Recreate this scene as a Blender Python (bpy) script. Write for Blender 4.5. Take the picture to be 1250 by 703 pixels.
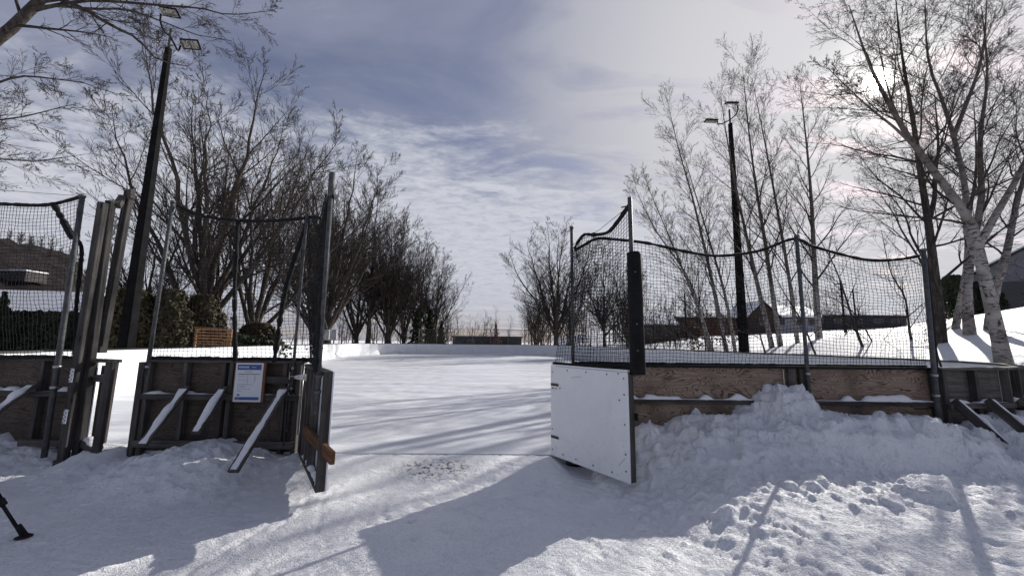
import bpy, math, random
import numpy as np
from mathutils import Vector, Matrix

for o in list(bpy.data.objects):
    bpy.data.objects.remove(o)
scene = bpy.context.scene
COL = scene.collection
PI = math.pi

# ------------------------------------------------------------------ camera
cam_d = bpy.data.cameras.new('camera')
cam_d.sensor_width = 36.0
cam_d.lens = 480.0 / 1250.0 * 36.0
cam_d.clip_start = 0.05
cam_d.clip_end = 3000
cam = bpy.data.objects.new('camera', cam_d)
COL.objects.link(cam)
pitch, roll = math.radians(7.83), math.radians(0.6)
fw = Vector((0, math.cos(pitch), math.sin(pitch)))
r0 = Vector((1, 0, 0))
u0 = r0.cross(fw)
rt = r0 * math.cos(roll) + u0 * math.sin(roll)
up = -r0 * math.sin(roll) + u0 * math.cos(roll)
cam.matrix_world = Matrix(((rt.x, up.x, -fw.x, 0), (rt.y, up.y, -fw.y, 0), (rt.z, up.z, -fw.z, 1.53), (0, 0, 0, 1)))
scene.camera = cam

# ------------------------------------------------------------------ sun, sky, exposure
SUN = Vector((0.6324, 0.6265, 0.4556)).normalized()
SUN_EL = math.asin(SUN.z)
SUN_AZ = math.atan2(SUN.x, SUN.y)
ld = bpy.data.lights.new('sun', 'SUN')
ld.energy = 5.0
ld.angle = math.radians(0.55)
ld.color = (1.0, 0.955, 0.90)
lo = bpy.data.objects.new('sun', ld)
COL.objects.link(lo)
lo.rotation_euler = (-SUN).to_track_quat('-Z', 'Y').to_euler()

scene.view_settings.view_transform = 'Standard'
scene.view_settings.look = 'None'
scene.view_settings.gamma = 1
scene.view_settings.exposure = 0.2
scene.view_settings.use_curve_mapping = False
scene.cycles.max_bounces = 6
scene.cycles.diffuse_bounces = 3
scene.cycles.glossy_bounces = 2
scene.cycles.sample_clamp_indirect = 4

world = bpy.data.worlds.new('World')
scene.world = world
world.use_nodes = True
NT = world.node_tree
NT.nodes.clear()


class G:
    """small helper for building node graphs"""
    def __init__(s, nt):
        s.nt = nt

    def node(s, typ, **kw):
        n = s.nt.nodes.new(typ)
        for k, v in kw.items():
            setattr(n, k, v)
        return n

    def put(s, sock, v):
        if isinstance(v, bpy.types.NodeSocket):
            s.nt.links.new(v, sock)
        elif v is not None:
            sock.default_value = v

    def m(s, op, a, b=None, c=None, clamp=False):
        n = s.node('ShaderNodeMath', operation=op, use_clamp=clamp)
        for i, v in enumerate((a, b, c)):
            if v is not None:
                s.put(n.inputs[i], v)
        return n.outputs[0]

    def mix(s, f, a, b, blend='MIX'):
        n = s.node('ShaderNodeMix', data_type='RGBA', blend_type=blend)
        s.put(n.inputs[0], f)
        s.put(n.inputs[6], a if isinstance(a, bpy.types.NodeSocket) else (*a, 1) if len(a) == 3 else a)
        s.put(n.inputs[7], b if isinstance(b, bpy.types.NodeSocket) else (*b, 1) if len(b) == 3 else b)
        return n.outputs[2]

    def ramp(s, f, lo, hi, a=0.0, b=1.0, smooth=True):
        n = s.node('ShaderNodeMapRange', interpolation_type='SMOOTHSTEP' if smooth else 'LINEAR')
        s.put(n.inputs[0], f)
        n.inputs[1].default_value = lo
        n.inputs[2].default_value = hi
        n.inputs[3].default_value = a
        n.inputs[4].default_value = b
        return n.outputs[0]

    def noise(s, vec, scale, detail=4, rough=0.55, dist=0.0, out=0):
        n = s.node('ShaderNodeTexNoise')
        if vec is not None:
            s.put(n.inputs['Vector'], vec)
        n.inputs['Scale'].default_value = scale
        n.inputs['Detail'].default_value = detail
        n.inputs['Roughness'].default_value = rough
        n.inputs['Distortion'].default_value = dist
        return n.outputs[out]

    def mapping(s, vec, scale=(1, 1, 1), rot=(0, 0, 0), loc=(0, 0, 0)):
        n = s.node('ShaderNodeMapping')
        s.put(n.inputs['Vector'], vec)
        n.inputs['Scale'].default_value = scale
        n.inputs['Rotation'].default_value = rot
        n.inputs['Location'].default_value = loc
        return n.outputs[0]


g = G(NT)
tc = g.node('ShaderNodeTexCoord').outputs['Generated']
sky = g.node('ShaderNodeTexSky', sky_type='NISHITA', sun_disc=False)
sky.sun_elevation = SUN_EL
sky.sun_rotation = SUN_AZ
sky.air_density = 1.0
sky.dust_density = 0.6
sep = g.node('ShaderNodeSeparateXYZ')
g.put(sep.inputs[0], tc)
dx, dy, dz = sep.outputs
zc = g.m('ADD', g.m('MAXIMUM', dz, 0.0), 0.07)
px = g.m('DIVIDE', dx, zc)
py = g.m('DIVIDE', dy, zc)
comb = g.node('ShaderNodeCombineXYZ')
g.put(comb.inputs[0], px)
g.put(comb.inputs[1], py)
pl = comb.outputs[0]
dotn = g.node('ShaderNodeVectorMath', operation='DOT_PRODUCT')
g.put(dotn.inputs[0], tc)
dotn.inputs[1].default_value = SUN
ds = g.m('MAXIMUM', dotn.outputs['Value'], 0.0)
# blue seen through the thin cloud
skyc = g.mix(1.0, sky.outputs[0], (0.070, 0.060, 0.064), 'MULTIPLY')
skyc = g.mix(1.0, skyc, (0.034, 0.032, 0.040), 'ADD')
n_big = g.noise(g.mapping(pl, (0.55, 0.9, 1), (0, 0, 0.25)), 1.5, 6, 0.55, 0.6)
n_str = g.noise(g.mapping(pl, (0.8, 1.9, 1), (0, 0, -0.75)), 1.9, 8, 0.62, 0.8)
n_fin = g.noise(g.mapping(pl, (1.8, 2.8, 1), (0, 0, -0.6)), 4.6, 7, 0.65, 0.4)
# high veil
veil = g.ramp(g.m('ADD', g.m('MULTIPLY', n_big, 0.80), g.m('MULTIPLY', n_str, 0.20)), 0.30, 0.62)
sunside = g.ramp(ds, 0.70, 0.99)
veil_f = g.m('ADD', g.m('MULTIPLY', veil, 0.85), g.m('MULTIPLY', sunside, g.ramp(n_str, 0.34, 0.60, 0.12, 0.80)), clamp=True)
veil_c = g.mix(sunside, (0.25, 0.27, 0.36), (0.51, 0.51, 0.54))
c1 = g.mix(veil_f, skyc, veil_c)
# the brighter rippled bank low in front, its edge running down to the right
edge = g.m('SUBTRACT', g.m('SUBTRACT', py, g.m('MULTIPLY', px, 0.42)), 1.95)
edge = g.m('ADD', edge, g.m('MULTIPLY', g.m('SUBTRACT', n_str, 0.5), 2.2))
edge = g.m('ADD', edge, g.m('MULTIPLY', g.m('SUBTRACT', n_fin, 0.5), 1.0))
bank = g.ramp(edge, -0.5, 0.6)
bank = g.m('MULTIPLY', bank, g.ramp(edge, 9.0, 1.5, 0.22, 1.0))
bank = g.m('MULTIPLY', bank, g.ramp(n_fin, 0.30, 0.60, 0.60, 1.0))
c2 = g.mix(g.m('MULTIPLY', bank, 0.94), c1, (0.54, 0.555, 0.61))
# glow of the sun through the veil
g1 = g.m('MULTIPLY', g.m('POWER', ds, 14.0), 0.13)
g2 = g.m('MULTIPLY', g.m('POWER', ds, 500.0), 0.55)
g3 = g.m('MULTIPLY', g.m('POWER', ds, 14000.0), 50.0)
gl = g.m('ADD', g.m('ADD', g1, g2), g3)
glc = g.node('ShaderNodeCombineColor')
g.put(glc.inputs[0], gl)
g.put(glc.inputs[1], g.m('MULTIPLY', gl, 0.96))
g.put(glc.inputs[2], g.m('MULTIPLY', gl, 0.89))
c3 = g.mix(1.0, c2, glc.outputs[0], 'ADD')
bg = g.node('ShaderNodeBackground')
g.put(bg.inputs[0], c3)
bg.inputs[1].default_value = 1.0
wo = g.node('ShaderNodeOutputWorld')
NT.links.new(bg.outputs[0], wo.inputs[0])


# ------------------------------------------------------------------ materials
def new_mat(name, rough=0.7, spec=0.3):
    m = bpy.data.materials.new(name)
    m.use_nodes = True
    gg = G(m.node_tree)
    p = m.node_tree.nodes['Principled BSDF']
    p.inputs['Roughness'].default_value = rough
    p.inputs['Specular IOR Level'].default_value = spec
    gg.p = p
    gg.oc = gg.node('ShaderNodeTexCoord').outputs['Object']
    gg.rnd = gg.node('ShaderNodeObjectInfo').outputs['Random']
    return m, gg


def bump(gg, h, strength=0.3, dist=0.01, normal=None):
    b = gg.node('ShaderNodeBump')
    b.inputs['Strength'].default_value = strength
    b.inputs['Distance'].default_value = dist
    gg.put(b.inputs['Height'], h)
    if normal is not None:
        gg.put(b.inputs['Normal'], normal)
    gg.put(gg.p.inputs['Normal'], b.outputs[0])
    return b.outputs[0]


def M_snow(name='snow', packed=False):
    m, q = new_mat(name, 0.62, 0.25)
    n1 = q.noise(q.oc, 2.3, 4)
    n2 = q.noise(q.oc, 22, 4, 0.6)
    base = q.mix(q.ramp(n1, 0.3, 0.7), (0.80, 0.805, 0.82), (0.86, 0.86, 0.865))
    if packed:
        dirt = q.ramp(q.noise(q.oc, 38, 5, 0.7), 0.62, 0.74)
        where = q.ramp(q.noise(q.oc, 1.1, 3), 0.45, 0.7, 0.05, 0.6)
        base = q.mix(q.m('MULTIPLY', dirt, where), base, (0.42, 0.41, 0.40))
        # brown grit walked out of the gateway
        sp = q.node('ShaderNodeSeparateXYZ')
        q.put(sp.inputs[0], q.oc)
        ex = q.m('POWER', q.m('DIVIDE', q.m('ADD', sp.outputs[0], 0.95), 0.62), 2.0)
        ey = q.m('POWER', q.m('DIVIDE', q.m('SUBTRACT', sp.outputs[1], 5.25), 0.32), 2.0)
        patch = q.ramp(q.m('ADD', ex, ey), 1.2, 0.1)
        grit = q.ramp(q.noise(q.oc, 17, 6, 0.7), 0.47, 0.62)
        base = q.mix(q.m('MULTIPLY', q.m('MULTIPLY', patch, grit), 0.95), base, (0.13, 0.08, 0.05))
    q.put(q.p.inputs['Base Color'], base)
    n3 = q.noise(q.oc, 90, 3, 0.6)
    h = q.m('ADD', q.m('MULTIPLY', n2, 1.0), q.m('MULTIPLY', n3, 0.45))
    if packed:
        st = q.noise(q.mapping(q.oc, (9, 46, 9), (0, 0, 0.55)), 1.0, 4, 0.6, 0.6)
        st2 = q.noise(q.mapping(q.oc, (10, 52, 9), (0, 0, -0.3)), 1.0, 4, 0.6, 0.8)
        msk = q.ramp(q.noise(q.oc, 2.6, 3), 0.48, 0.62, 0.0, 0.9)
        h = q.m('ADD', h, q.m('MULTIPLY', q.m('ADD', q.m('MULTIPLY', st, msk), q.m('MULTIPLY', st2, q.m('SUBTRACT', 0.9, msk))), 0.8))
        h = q.m('ADD', h, q.m('MULTIPLY', q.ramp(q.noise(q.oc, 45, 4, 0.6), 0.5, 0.75), 0.35))
    bump(q, h, 0.8, 0.018)
    return m


def M_ice():
    m, q = new_mat('rink_ice', 0.38, 0.35)
    n1 = q.noise(q.mapping(q.oc, (0.25, 1.2, 1), (0, 0, 0.2)), 1.0, 5, 0.6, 0.4)
    n2 = q.noise(q.oc, 2.1, 6, 0.65)
    base = q.mix(q.ramp(n1, 0.38, 0.62), (0.53, 0.555, 0.60), (0.70, 0.71, 0.73))
    base = q.mix(q.ramp(n2, 0.40, 0.75, 0, 0.35), base, (0.80, 0.81, 0.82))
    # skate cuts: arcs from the edges of big distorted cells
    for sc, w, k in ((1.4, 0.010, 0.55), (2.7, 0.012, 0.45), (0.7, 0.006, 0.6)):
        v = q.node('ShaderNodeTexVoronoi', feature='DISTANCE_TO_EDGE')
        wv = q.node('ShaderNodeVectorMath', operation='ADD')
        q.put(wv.inputs[0], q.oc)
        q.put(wv.inputs[1], q.noise(q.oc, 0.5 * sc, 2, 0.4, out=1))
        q.put(v.inputs['Vector'], wv.outputs[0])
        v.inputs['Scale'].default_value = sc
        ln = q.ramp(v.outputs[0], 0.0, w, 1.0, 0.0)
        brk = q.ramp(q.noise(q.oc, 3.0 * sc, 3), 0.42, 0.6, 0, k)
        base = q.mix(q.m('MULTIPLY', ln, brk), base, (0.42, 0.45, 0.50))
    q.put(q.p.inputs['Base Color'], base)
    q.put(q.p.inputs['Roughness'], q.ramp(n2, 0.3, 0.7, 0.30, 0.6))
    h = q.m('ADD', q.noise(q.oc, 9, 5, 0.65), q.noise(q.mapping(q.oc, (20, 60, 1), (0, 0, 0.4)), 1, 3, 0.6))
    bump(q, h, 0.45, 0.01)
    return m


def M_wood(name, c1, c2, rough=0.85, grain=1.0):
    m, q = new_mat(name, rough, 0.15)
    off = q.node('ShaderNodeVectorMath', operation='ADD')
    q.put(off.inputs[0], q.oc)
    sc = q.node('ShaderNodeVectorMath', operation='SCALE')
    sc.inputs[0].default_value = (13, 7, 5)
    q.put(sc.inputs['Scale'], q.rnd)
    q.put(off.inputs[1], sc.outputs[0])
    v = off.outputs[0]
    gr = q.noise(q.mapping(v, (1.6, 38, 38)), 1.0, 5, 0.65, 0.4)
    bl = q.noise(v, 3.0, 4, 0.6)
    kn = q.node('ShaderNodeTexVoronoi')
    q.put(kn.inputs['Vector'], q.mapping(v, (1.6, 6, 6)))
    kn.inputs['Scale'].default_value = 1.0
    base = q.mix(q.ramp(gr, 0.3, 0.7), c1, c2)
    base = q.mix(q.ramp(bl, 0.35, 0.7, 0, 0.5), base, tuple(x * 0.45 for x in c1))
    base = q.mix(q.ramp(kn.outputs['Distance'], 0.10, 0.05, 0, 0.8), base, tuple(x * 0.3 for x in c1))
    br = q.m('ADD', 0.72, q.m('MULTIPLY', q.rnd, 0.56))
    vm = q.node('ShaderNodeVectorMath', operation='SCALE')
    q.put(vm.inputs[0], base)
    q.put(vm.inputs['Scale'], br)
    q.put(q.p.inputs['Base Color'], vm.outputs[0])
    bump(q, gr, 0.5 * grain, 0.006)
    return m


def M_ply(name, c1, c2, dark):
    """rotary cut plywood: local x along the sheet, z up it"""
    m, q = new_mat(name, 0.8, 0.2)
    off = q.node('ShaderNodeVectorMath', operation='ADD')
    q.put(off.inputs[0], q.oc)
    sc = q.node('ShaderNodeVectorMath', operation='SCALE')
    sc.inputs[0].default_value = (31, 3, 17)
    q.put(sc.inputs['Scale'], q.rnd)
    q.put(off.inputs[1], sc.outputs[0])
    v = q.mapping(off.outputs[0], (0.9, 0.0, 3.0))
    f = q.noise(v, 1.5, 2, 0.45, 0.6)
    lines = q.m('SINE', q.m('MULTIPLY', f, 165.0))
    ln = q.ramp(lines, 0.1, 0.95)
    fade = q.ramp(q.noise(v, 3.0, 3), 0.3, 0.65, 0.25, 1.0)
    fine = q.noise(q.mapping(off.outputs[0], (3, 1, 60)), 1, 4, 0.6)
    base = q.mix(q.ramp(fine, 0.3, 0.7), c1, c2)
    base = q.mix(q.m('MULTIPLY', ln, q.m('MULTIPLY', fade, 0.92)), base, dark)
    wet = q.noise(q.mapping(off.outputs[0], (1.3, 1, 0.6)), 1.7, 5, 0.6)
    base = q.mix(q.ramp(wet, 0.45, 0.7, 0, 0.6), base, tuple(x * 0.35 for x in c1))
    q.put(q.p.inputs['Base Color'], base)
    bump(q, ln, 0.25, 0.002)
    return m


def M_plain(name, col, rough=0.6, spec=0.3, metal=0.0, var=0.25, sc=9.0, bmp=0.0):
    m, q = new_mat(name, rough, spec)
    q.p.inputs['Metallic'].default_value = metal
    n = q.noise(q.oc, sc, 5, 0.6)
    base = q.mix(q.ramp(n, 0.3, 0.7), tuple(c * (1 - var) for c in col), tuple(min(1, c * (1 + var)) for c in col))
    q.put(q.p.inputs['Base Color'], base)
    if bmp:
        bump(q, n, bmp, 0.01)
    return m


def M_board():
    m, q = new_mat('white_board_plastic', 0.42, 0.4)
    n = q.noise(q.oc, 1.6, 5, 0.6)
    base = q.mix(q.ramp(n, 0.3, 0.75), (0.70, 0.715, 0.74), (0.79, 0.80, 0.81))
    sp = q.node('ShaderNodeSeparateXYZ')
    q.put(sp.inputs[0], q.oc)
    # rubber and puck scuffs, denser near the kick strip
    sc = q.ramp(q.noise(q.mapping(q.oc, (14, 14, 30)), 1.0, 6, 0.75, 1.2), 0.56, 0.68)
    lo_ = q.ramp(sp.outputs[2], 0.1, -0.6, 0.30, 0.85)
    base = q.mix(q.m('MULTIPLY', sc, lo_), base, (0.42, 0.43, 0.45))
    specks = q.ramp(q.noise(q.oc, 55, 2, 0.5), 0.74, 0.78)
    base = q.mix(q.m('MULTIPLY', specks, 0.7), base, (0.12, 0.12, 0.13))
    stain = q.ramp(q.noise(q.mapping(q.oc, (2.0, 2.0, 0.7)), 2, 5, 0.7), 0.55, 0.8, 0, 0.35)
    base = q.mix(stain, base, (0.62, 0.58, 0.52))
    q.put(q.p.inputs['Base Color'], base)
    q.put(q.p.inputs['Roughness'], q.ramp(n, 0.3, 0.7, 0.35, 0.6))
    return m


def M_bark():
    m, q = new_mat('bark', 0.9, 0.1)
    n = q.noise(q.mapping(q.oc, (14, 14, 3)), 1, 6, 0.7, 0.5)
    base = q.mix(q.ramp(n, 0.35, 0.65), (0.028, 0.024, 0.022), (0.095, 0.082, 0.072))
    q.put(q.p.inputs['Base Color'], base)
    bump(q, n, 0.8, 0.03)
    return m


def M_birch():
    m, q = new_mat('birch_bark', 0.7, 0.2)
    v = q.mapping(q.oc, (3.2, 3.2, 7.5))
    n = q.noise(v, 1.1, 6, 0.68, 1.6)
    scar = q.ramp(n, 0.53, 0.58)
    n2 = q.noise(q.mapping(q.oc, (3, 3, 26)), 1.6, 4, 0.6, 0.4)
    thin = q.ramp(n2, 0.60, 0.66, 0, 0.8)
    big = q.noise(q.oc, 2.2, 3)
    base = q.mix(q.ramp(big, 0.35, 0.65), (0.22, 0.20, 0.185), (0.38, 0.36, 0.345))
    base = q.mix(scar, base, (0.05, 0.042, 0.036))
    base = q.mix(thin, base, (0.10, 0.085, 0.075))
    sp = q.node('ShaderNodeSeparateXYZ')
    q.put(sp.inputs[0], q.oc)
    base = q.mix(q.ramp(q.m('ADD', sp.outputs[2], q.m('MULTIPLY', big, 2.0)), 2.5, 6.5, 0, 0.85), base, (0.10, 0.082, 0.072))
    q.put(q.p.inputs['Base Color'], base)
    bump(q, q.m('SUBTRACT', q.noise(q.mapping(q.oc, (5, 5, 30)), 1, 5), scar), 0.6, 0.02)
    return m


def M_leaf(name, a, b):
    m, q = new_mat(name, 0.75, 0.2)
    n = q.noise(q.oc, 6, 3)
    q.put(q.p.inputs['Base Color'], q.mix(q.ramp(n, 0.3, 0.7), a, b))
    return m


MAT = dict(
    snow=M_snow('snow_surface', True), softsnow=M_snow('soft_snow'), ice=M_ice(),
    grey=M_wood('weathered_lumber', (0.058, 0.053, 0.049), (0.135, 0.124, 0.116)),
    dgrey=M_wood('darkened_lumber', (0.036, 0.034, 0.033), (0.082, 0.078, 0.075)),  # darker copy of weathered_lumber, offsets open sky light on the timber posts
    new=M_wood('orange_lumber', (0.13, 0.066, 0.036), (0.22, 0.115, 0.060)),
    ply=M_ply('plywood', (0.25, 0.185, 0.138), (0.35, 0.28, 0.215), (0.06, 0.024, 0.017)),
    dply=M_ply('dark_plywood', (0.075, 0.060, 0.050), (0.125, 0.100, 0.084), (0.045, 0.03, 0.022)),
    board=M_board(),
    steel=M_plain('galvanised_steel', (0.085, 0.088, 0.092), 0.6, 0.3, 0.3, 0.3, 14),
    strap=M_plain('bright_steel', (0.36, 0.36, 0.37), 0.35, 0.5, 0.8, 0.2, 10),
    rust=M_plain('bolt_steel', (0.07, 0.06, 0.055), 0.6, 0.4, 0.4),
    black=M_plain('black_webbing', (0.012, 0.012, 0.013), 0.75, 0.2, 0, 0.4, 20, 0.3),
    net=M_plain('black_twine', (0.014, 0.014, 0.015), 0.8, 0.2, 0, 0.2, 5),
    foam=M_plain('black_foam_cover', (0.006, 0.006, 0.007), 0.7, 0.2, 0, 0.5, 7, 0.5),
    pole=M_plain('dark_painted_steel', (0.009, 0.009, 0.010), 0.85, 0.05, 0.0, 0.3, 4),
    lamp=M_plain('lamp_lens', (0.26, 0.25, 0.22), 0.25, 0.5, 0, 0.15, 20),
    bark=M_bark(), birch=M_birch(),
    twig=M_plain('twig_bark', (0.045, 0.037, 0.033), 0.85, 0.1, 0, 0.3, 3),
    btwig=M_plain('birch_twig_bark', (0.052, 0.040, 0.035), 0.8, 0.15, 0, 0.35, 3),
    cedar=M_leaf('cedar_leaf', (0.040, 0.036, 0.018), (0.072, 0.060, 0.030)),
    conifer=M_leaf('conifer_needle', (0.018, 0.026, 0.014), (0.045, 0.055, 0.026)),
    rusty=M_leaf('withered_leaf', (0.085, 0.036, 0.024), (0.13, 0.055, 0.035)),
    hill=M_plain('far_wood_floor', (0.026, 0.022, 0.022), 0.95, 0.05, 0, 0.5, 0.15, 0.2),
    siding=M_plain('grey_siding', (0.20, 0.205, 0.215), 0.7, 0.2, 0, 0.12, 2),
    darkwall=M_plain('dark_siding', (0.045, 0.042, 0.043), 0.7, 0.2, 0, 0.3, 1),
    brick=M_plain('brown_brick', (0.065, 0.048, 0.042), 0.85, 0.1, 0, 0.3, 3),
    bluewall=M_plain('pale_siding', (0.30, 0.31, 0.35), 0.7, 0.2, 0, 0.1, 2),
    shingle=M_plain('dark_shingle', (0.05, 0.048, 0.05), 0.85, 0.1, 0, 0.3, 4),
    pane=M_plain('window_glass', (0.02, 0.022, 0.026), 0.12, 0.6, 0, 0.1, 2),
    cabinet=M_plain('cabinet_paint', (0.38, 0.39, 0.41), 0.5, 0.3, 0, 0.08, 3),
    paper=M_plain('poster_paper', (0.62, 0.64, 0.68), 0.35, 0.4, 0, 0.03, 3),
    blue=M_plain('poster_blue', (0.030, 0.085, 0.26), 0.35, 0.4, 0, 0.15, 9),
    ink=M_plain('poster_ink', (0.16, 0.17, 0.20), 0.5, 0.3, 0, 0.1, 9),
    white=M_plain('poster_white', (0.60, 0.65, 0.74), 0.4, 0.3, 0, 0.03, 9),
    red=M_plain('red_brown_rubber', (0.12, 0.02, 0.015), 0.6, 0.3, 0, 0.2, 9),
    redwood=M_wood('red_cedar_slats', (0.30, 0.15, 0.075), (0.44, 0.24, 0.13)),
)


# ------------------------------------------------------------------ object helpers
def tag(o, label=None, cat=None, group=None, kind=None):
    if label: o['label'] = label
    if cat: o['category'] = cat
    if group: o['group'] = group
    if kind: o['kind'] = kind
    return o


def thing(name, label, cat, loc=(0, 0, 0), group=None):
    o = bpy.data.objects.new(name, None)
    o.empty_display_size = 0.1
    COL.objects.link(o)
    o.location = loc
    return tag(o, label, cat, group)


def W0(o):
    """accumulated location of an (unrotated) parent chain"""
    v = Vector((0, 0, 0))
    while o is not None:
        v += o.location
        o = o.parent
    return v


def link(name, me, parent=None, mat=None, local=None):
    """local: matrix in world space; parents up the chain are only translated"""
    o = bpy.data.objects.new(name, me)
    COL.objects.link(o)
    if mat is not None:
        for mm in (mat if isinstance(mat, (list, tuple)) else [mat]):
            me.materials.append(mm)
    M = local if local is not None else Matrix.Identity(4)
    if parent is not None:
        o.parent = parent
        pw = parent['_mw'] if '_mw' in parent else None
        P = Matrix([list(r) for r in WM[parent.name]]) if parent.name in WM else Matrix.Translation(W0(parent))
        L = P.inverted() @ M
    else:
        L = M
    o.matrix_local = L
    WM[o.name] = M.copy()
    return o


WM = {}


def np_mesh(name, V, F, smooth=True, midx=None):
    me = bpy.data.meshes.new(name)
    V = np.asarray(V, np.float32)
    F = np.asarray(F, np.int32)
    k = F.shape[1]
    me.vertices.add(len(V))
    me.vertices.foreach_set('co', V.ravel())
    me.loops.add(F.size)
    me.loops.foreach_set('vertex_index', F.ravel())
    me.polygons.add(len(F))
    me.polygons.foreach_set('loop_start', np.arange(0, F.size, k, dtype=np.int32))
    if midx is not None:
        me.polygons.foreach_set('material_index', np.asarray(midx, np.int32))
    me.update(calc_edges=True)
    if smooth:
        me.polygons.foreach_set('use_smooth', np.ones(len(F), bool))
    return me


def tubes(P, R, k=6, cap=False):
    """batch of polylines P (B,n,3) with radii R (B,n) -> verts, quads"""
    P = np.asarray(P, float)
    R = np.asarray(R, float)
    B, n, _ = P.shape
    T = np.gradient(P, axis=1)
    T /= np.linalg.norm(T, axis=2, keepdims=True) + 1e-9
    mean = T.mean(axis=1)
    ref = np.where(np.abs(mean[:, 2:3]) < 0.8, np.array([[0, 0, 1.0]]), np.array([[1.0, 0, 0]]))
    ref = np.repeat(ref[:, None, :], n, axis=1)
    A = np.cross(ref, T)
    A /= np.linalg.norm(A, axis=2, keepdims=True) + 1e-9
    Bv = np.cross(T, A)
    ang = np.arange(k) * 2 * PI / k
    ring = A[:, :, None, :] * np.cos(ang)[None, None, :, None] + Bv[:, :, None, :] * np.sin(ang)[None, None, :, None]
    V = P[:, :, None, :] + ring * R[:, :, None, None]
    V = V.reshape(-1, 3)
    b = np.arange(B)[:, None, None] * n * k
    i = np.arange(n - 1)[None, :, None] * k
    j = np.arange(k)[None, None, :]
    j2 = (j + 1) % k
    F = np.stack([b + i + j, b + i + j2, b + i + k + j2, b + i + k + j], axis=-1).reshape(-1, 4)
    if cap:
        caps = []
        cen = []
        base = len(V)
        for bb in range(B):
            for e, idx in ((0, 0), (1, n - 1)):
                cen.append(P[bb, idx])
                c = base + len(cen) - 1
                s = bb * n * k + idx * k
                for q in range(0, k, 1):
                    a1, a2 = s + q, s + (q + 1) % k
                    caps.append([c, a2, a1, a1] if e == 0 else [c, a1, a2, a2])
        V = np.vstack([V, np.array(cen)])
        # degenerate-free triangles are stored as a quad with the centre doubled through an extra vert
        F = np.vstack([F, np.array(caps)])
    return V, F


def tube_obj(name, pts, r, mat, parent=None, k=8, sub=1):
    pts = np.array(pts, float)
    if np.isscalar(r):
        r = [r] * len(pts)
    r = np.array(r, float)
    if sub > 1:
        t = np.linspace(0, len(pts) - 1, (len(pts) - 1) * sub + 1)
        pts2 = np.stack([catmull(pts[:, c], t) for c in range(3)], 1)
        r = np.interp(t, np.arange(len(r)), r)
        pts = pts2
    V, F = tubes(pts[None], r[None], k)
    verts = [tuple(v) for v in V]
    faces = [tuple(f) for f in F]
    n = len(pts)
    faces.append(tuple(range(k - 1, -1, -1)))
    faces.append(tuple(range((n - 1) * k, n * k)))
    c = pts[0]
    me = bpy.data.meshes.new(name)
    me.from_pydata([(v[0] - c[0], v[1] - c[1], v[2] - c[2]) for v in verts], [], faces)
    for p in me.polygons[:-2]:
        p.use_smooth = True
    return link(name, me, parent, mat, Matrix.Translation(Vector(c)))


def catmull(a, t):
    a = np.asarray(a, float)
    i = np.clip(np.floor(t).astype(int), 0, len(a) - 2)
    f = t - i
    p0 = a[np.clip(i - 1, 0, None)]
    p1 = a[i]
    p2 = a[i + 1]
    p3 = a[np.clip(i + 2, None, len(a) - 1)]
    return 0.5 * (2 * p1 + (-p0 + p2) * f + (2 * p0 - 5 * p1 + 4 * p2 - p3) * f ** 2 + (-p0 + 3 * p1 - 3 * p2 + p3) * f ** 3)


def box_mesh(name, lx, ly, lz, ch=0.0):
    """box centred on the origin, optionally with chamfered edges (convex hull of a shrunken cage)"""
    hx, hy, hz = lx / 2, ly / 2, lz / 2
    me = bpy.data.meshes.new(name)
    if ch <= 0:
        v = [(sx * hx, sy * hy, sz * hz) for sx in (-1, 1) for sy in (-1, 1) for sz in (-1, 1)]
        f = [(0, 1, 3, 2), (4, 6, 7, 5), (0, 4, 5, 1), (2, 3, 7, 6), (0, 2, 6, 4), (1, 5, 7, 3)]
        me.from_pydata(v, [], f)
        return me
    import bmesh
    bm = bmesh.new()
    c = ch
    for sx in (-1, 1):
        for sy in (-1, 1):
            for sz in (-1, 1):
                bm.verts.new((sx * hx, sy * (hy - c), sz * (hz - c)))
                bm.verts.new((sx * (hx - c), sy * hy, sz * (hz - c)))
                bm.verts.new((sx * (hx - c), sy * (hy - c), sz * hz))
    bmesh.ops.convex_hull(bm, input=bm.verts)
    bmesh.ops.dissolve_limit(bm, angle_limit=0.01, verts=bm.verts, edges=bm.edges)
    bm.to_mesh(me)
    bm.free()
    return me


def beam(name, p0, p1, w, t, mat, parent=None, side=None, ch=0.004):
    """board from p0 to p1; w across 'side' (local y), t the other way (local z)"""
    p0, p1 = Vector(p0), Vector(p1)
    X = (p1 - p0)
    L = X.length
    X.normalize()
    S = Vector(side) if side is not None else (Vector((0, 0, 1)).cross(X) if abs(X.z) < 0.9 else Vector((1, 0, 0)))
    S = (S - X * S.dot(X)).normalized()
    Z = X.cross(S)
    me = box_mesh(name, L, w, t, ch)
    c = (p0 + p1) / 2
    M = Matrix(((X.x, S.x, Z.x, c.x), (X.y, S.y, Z.y, c.y), (X.z, S.z, Z.z, c.z), (0, 0, 0, 1)))
    return link(name, me, parent, mat, M)


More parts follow.
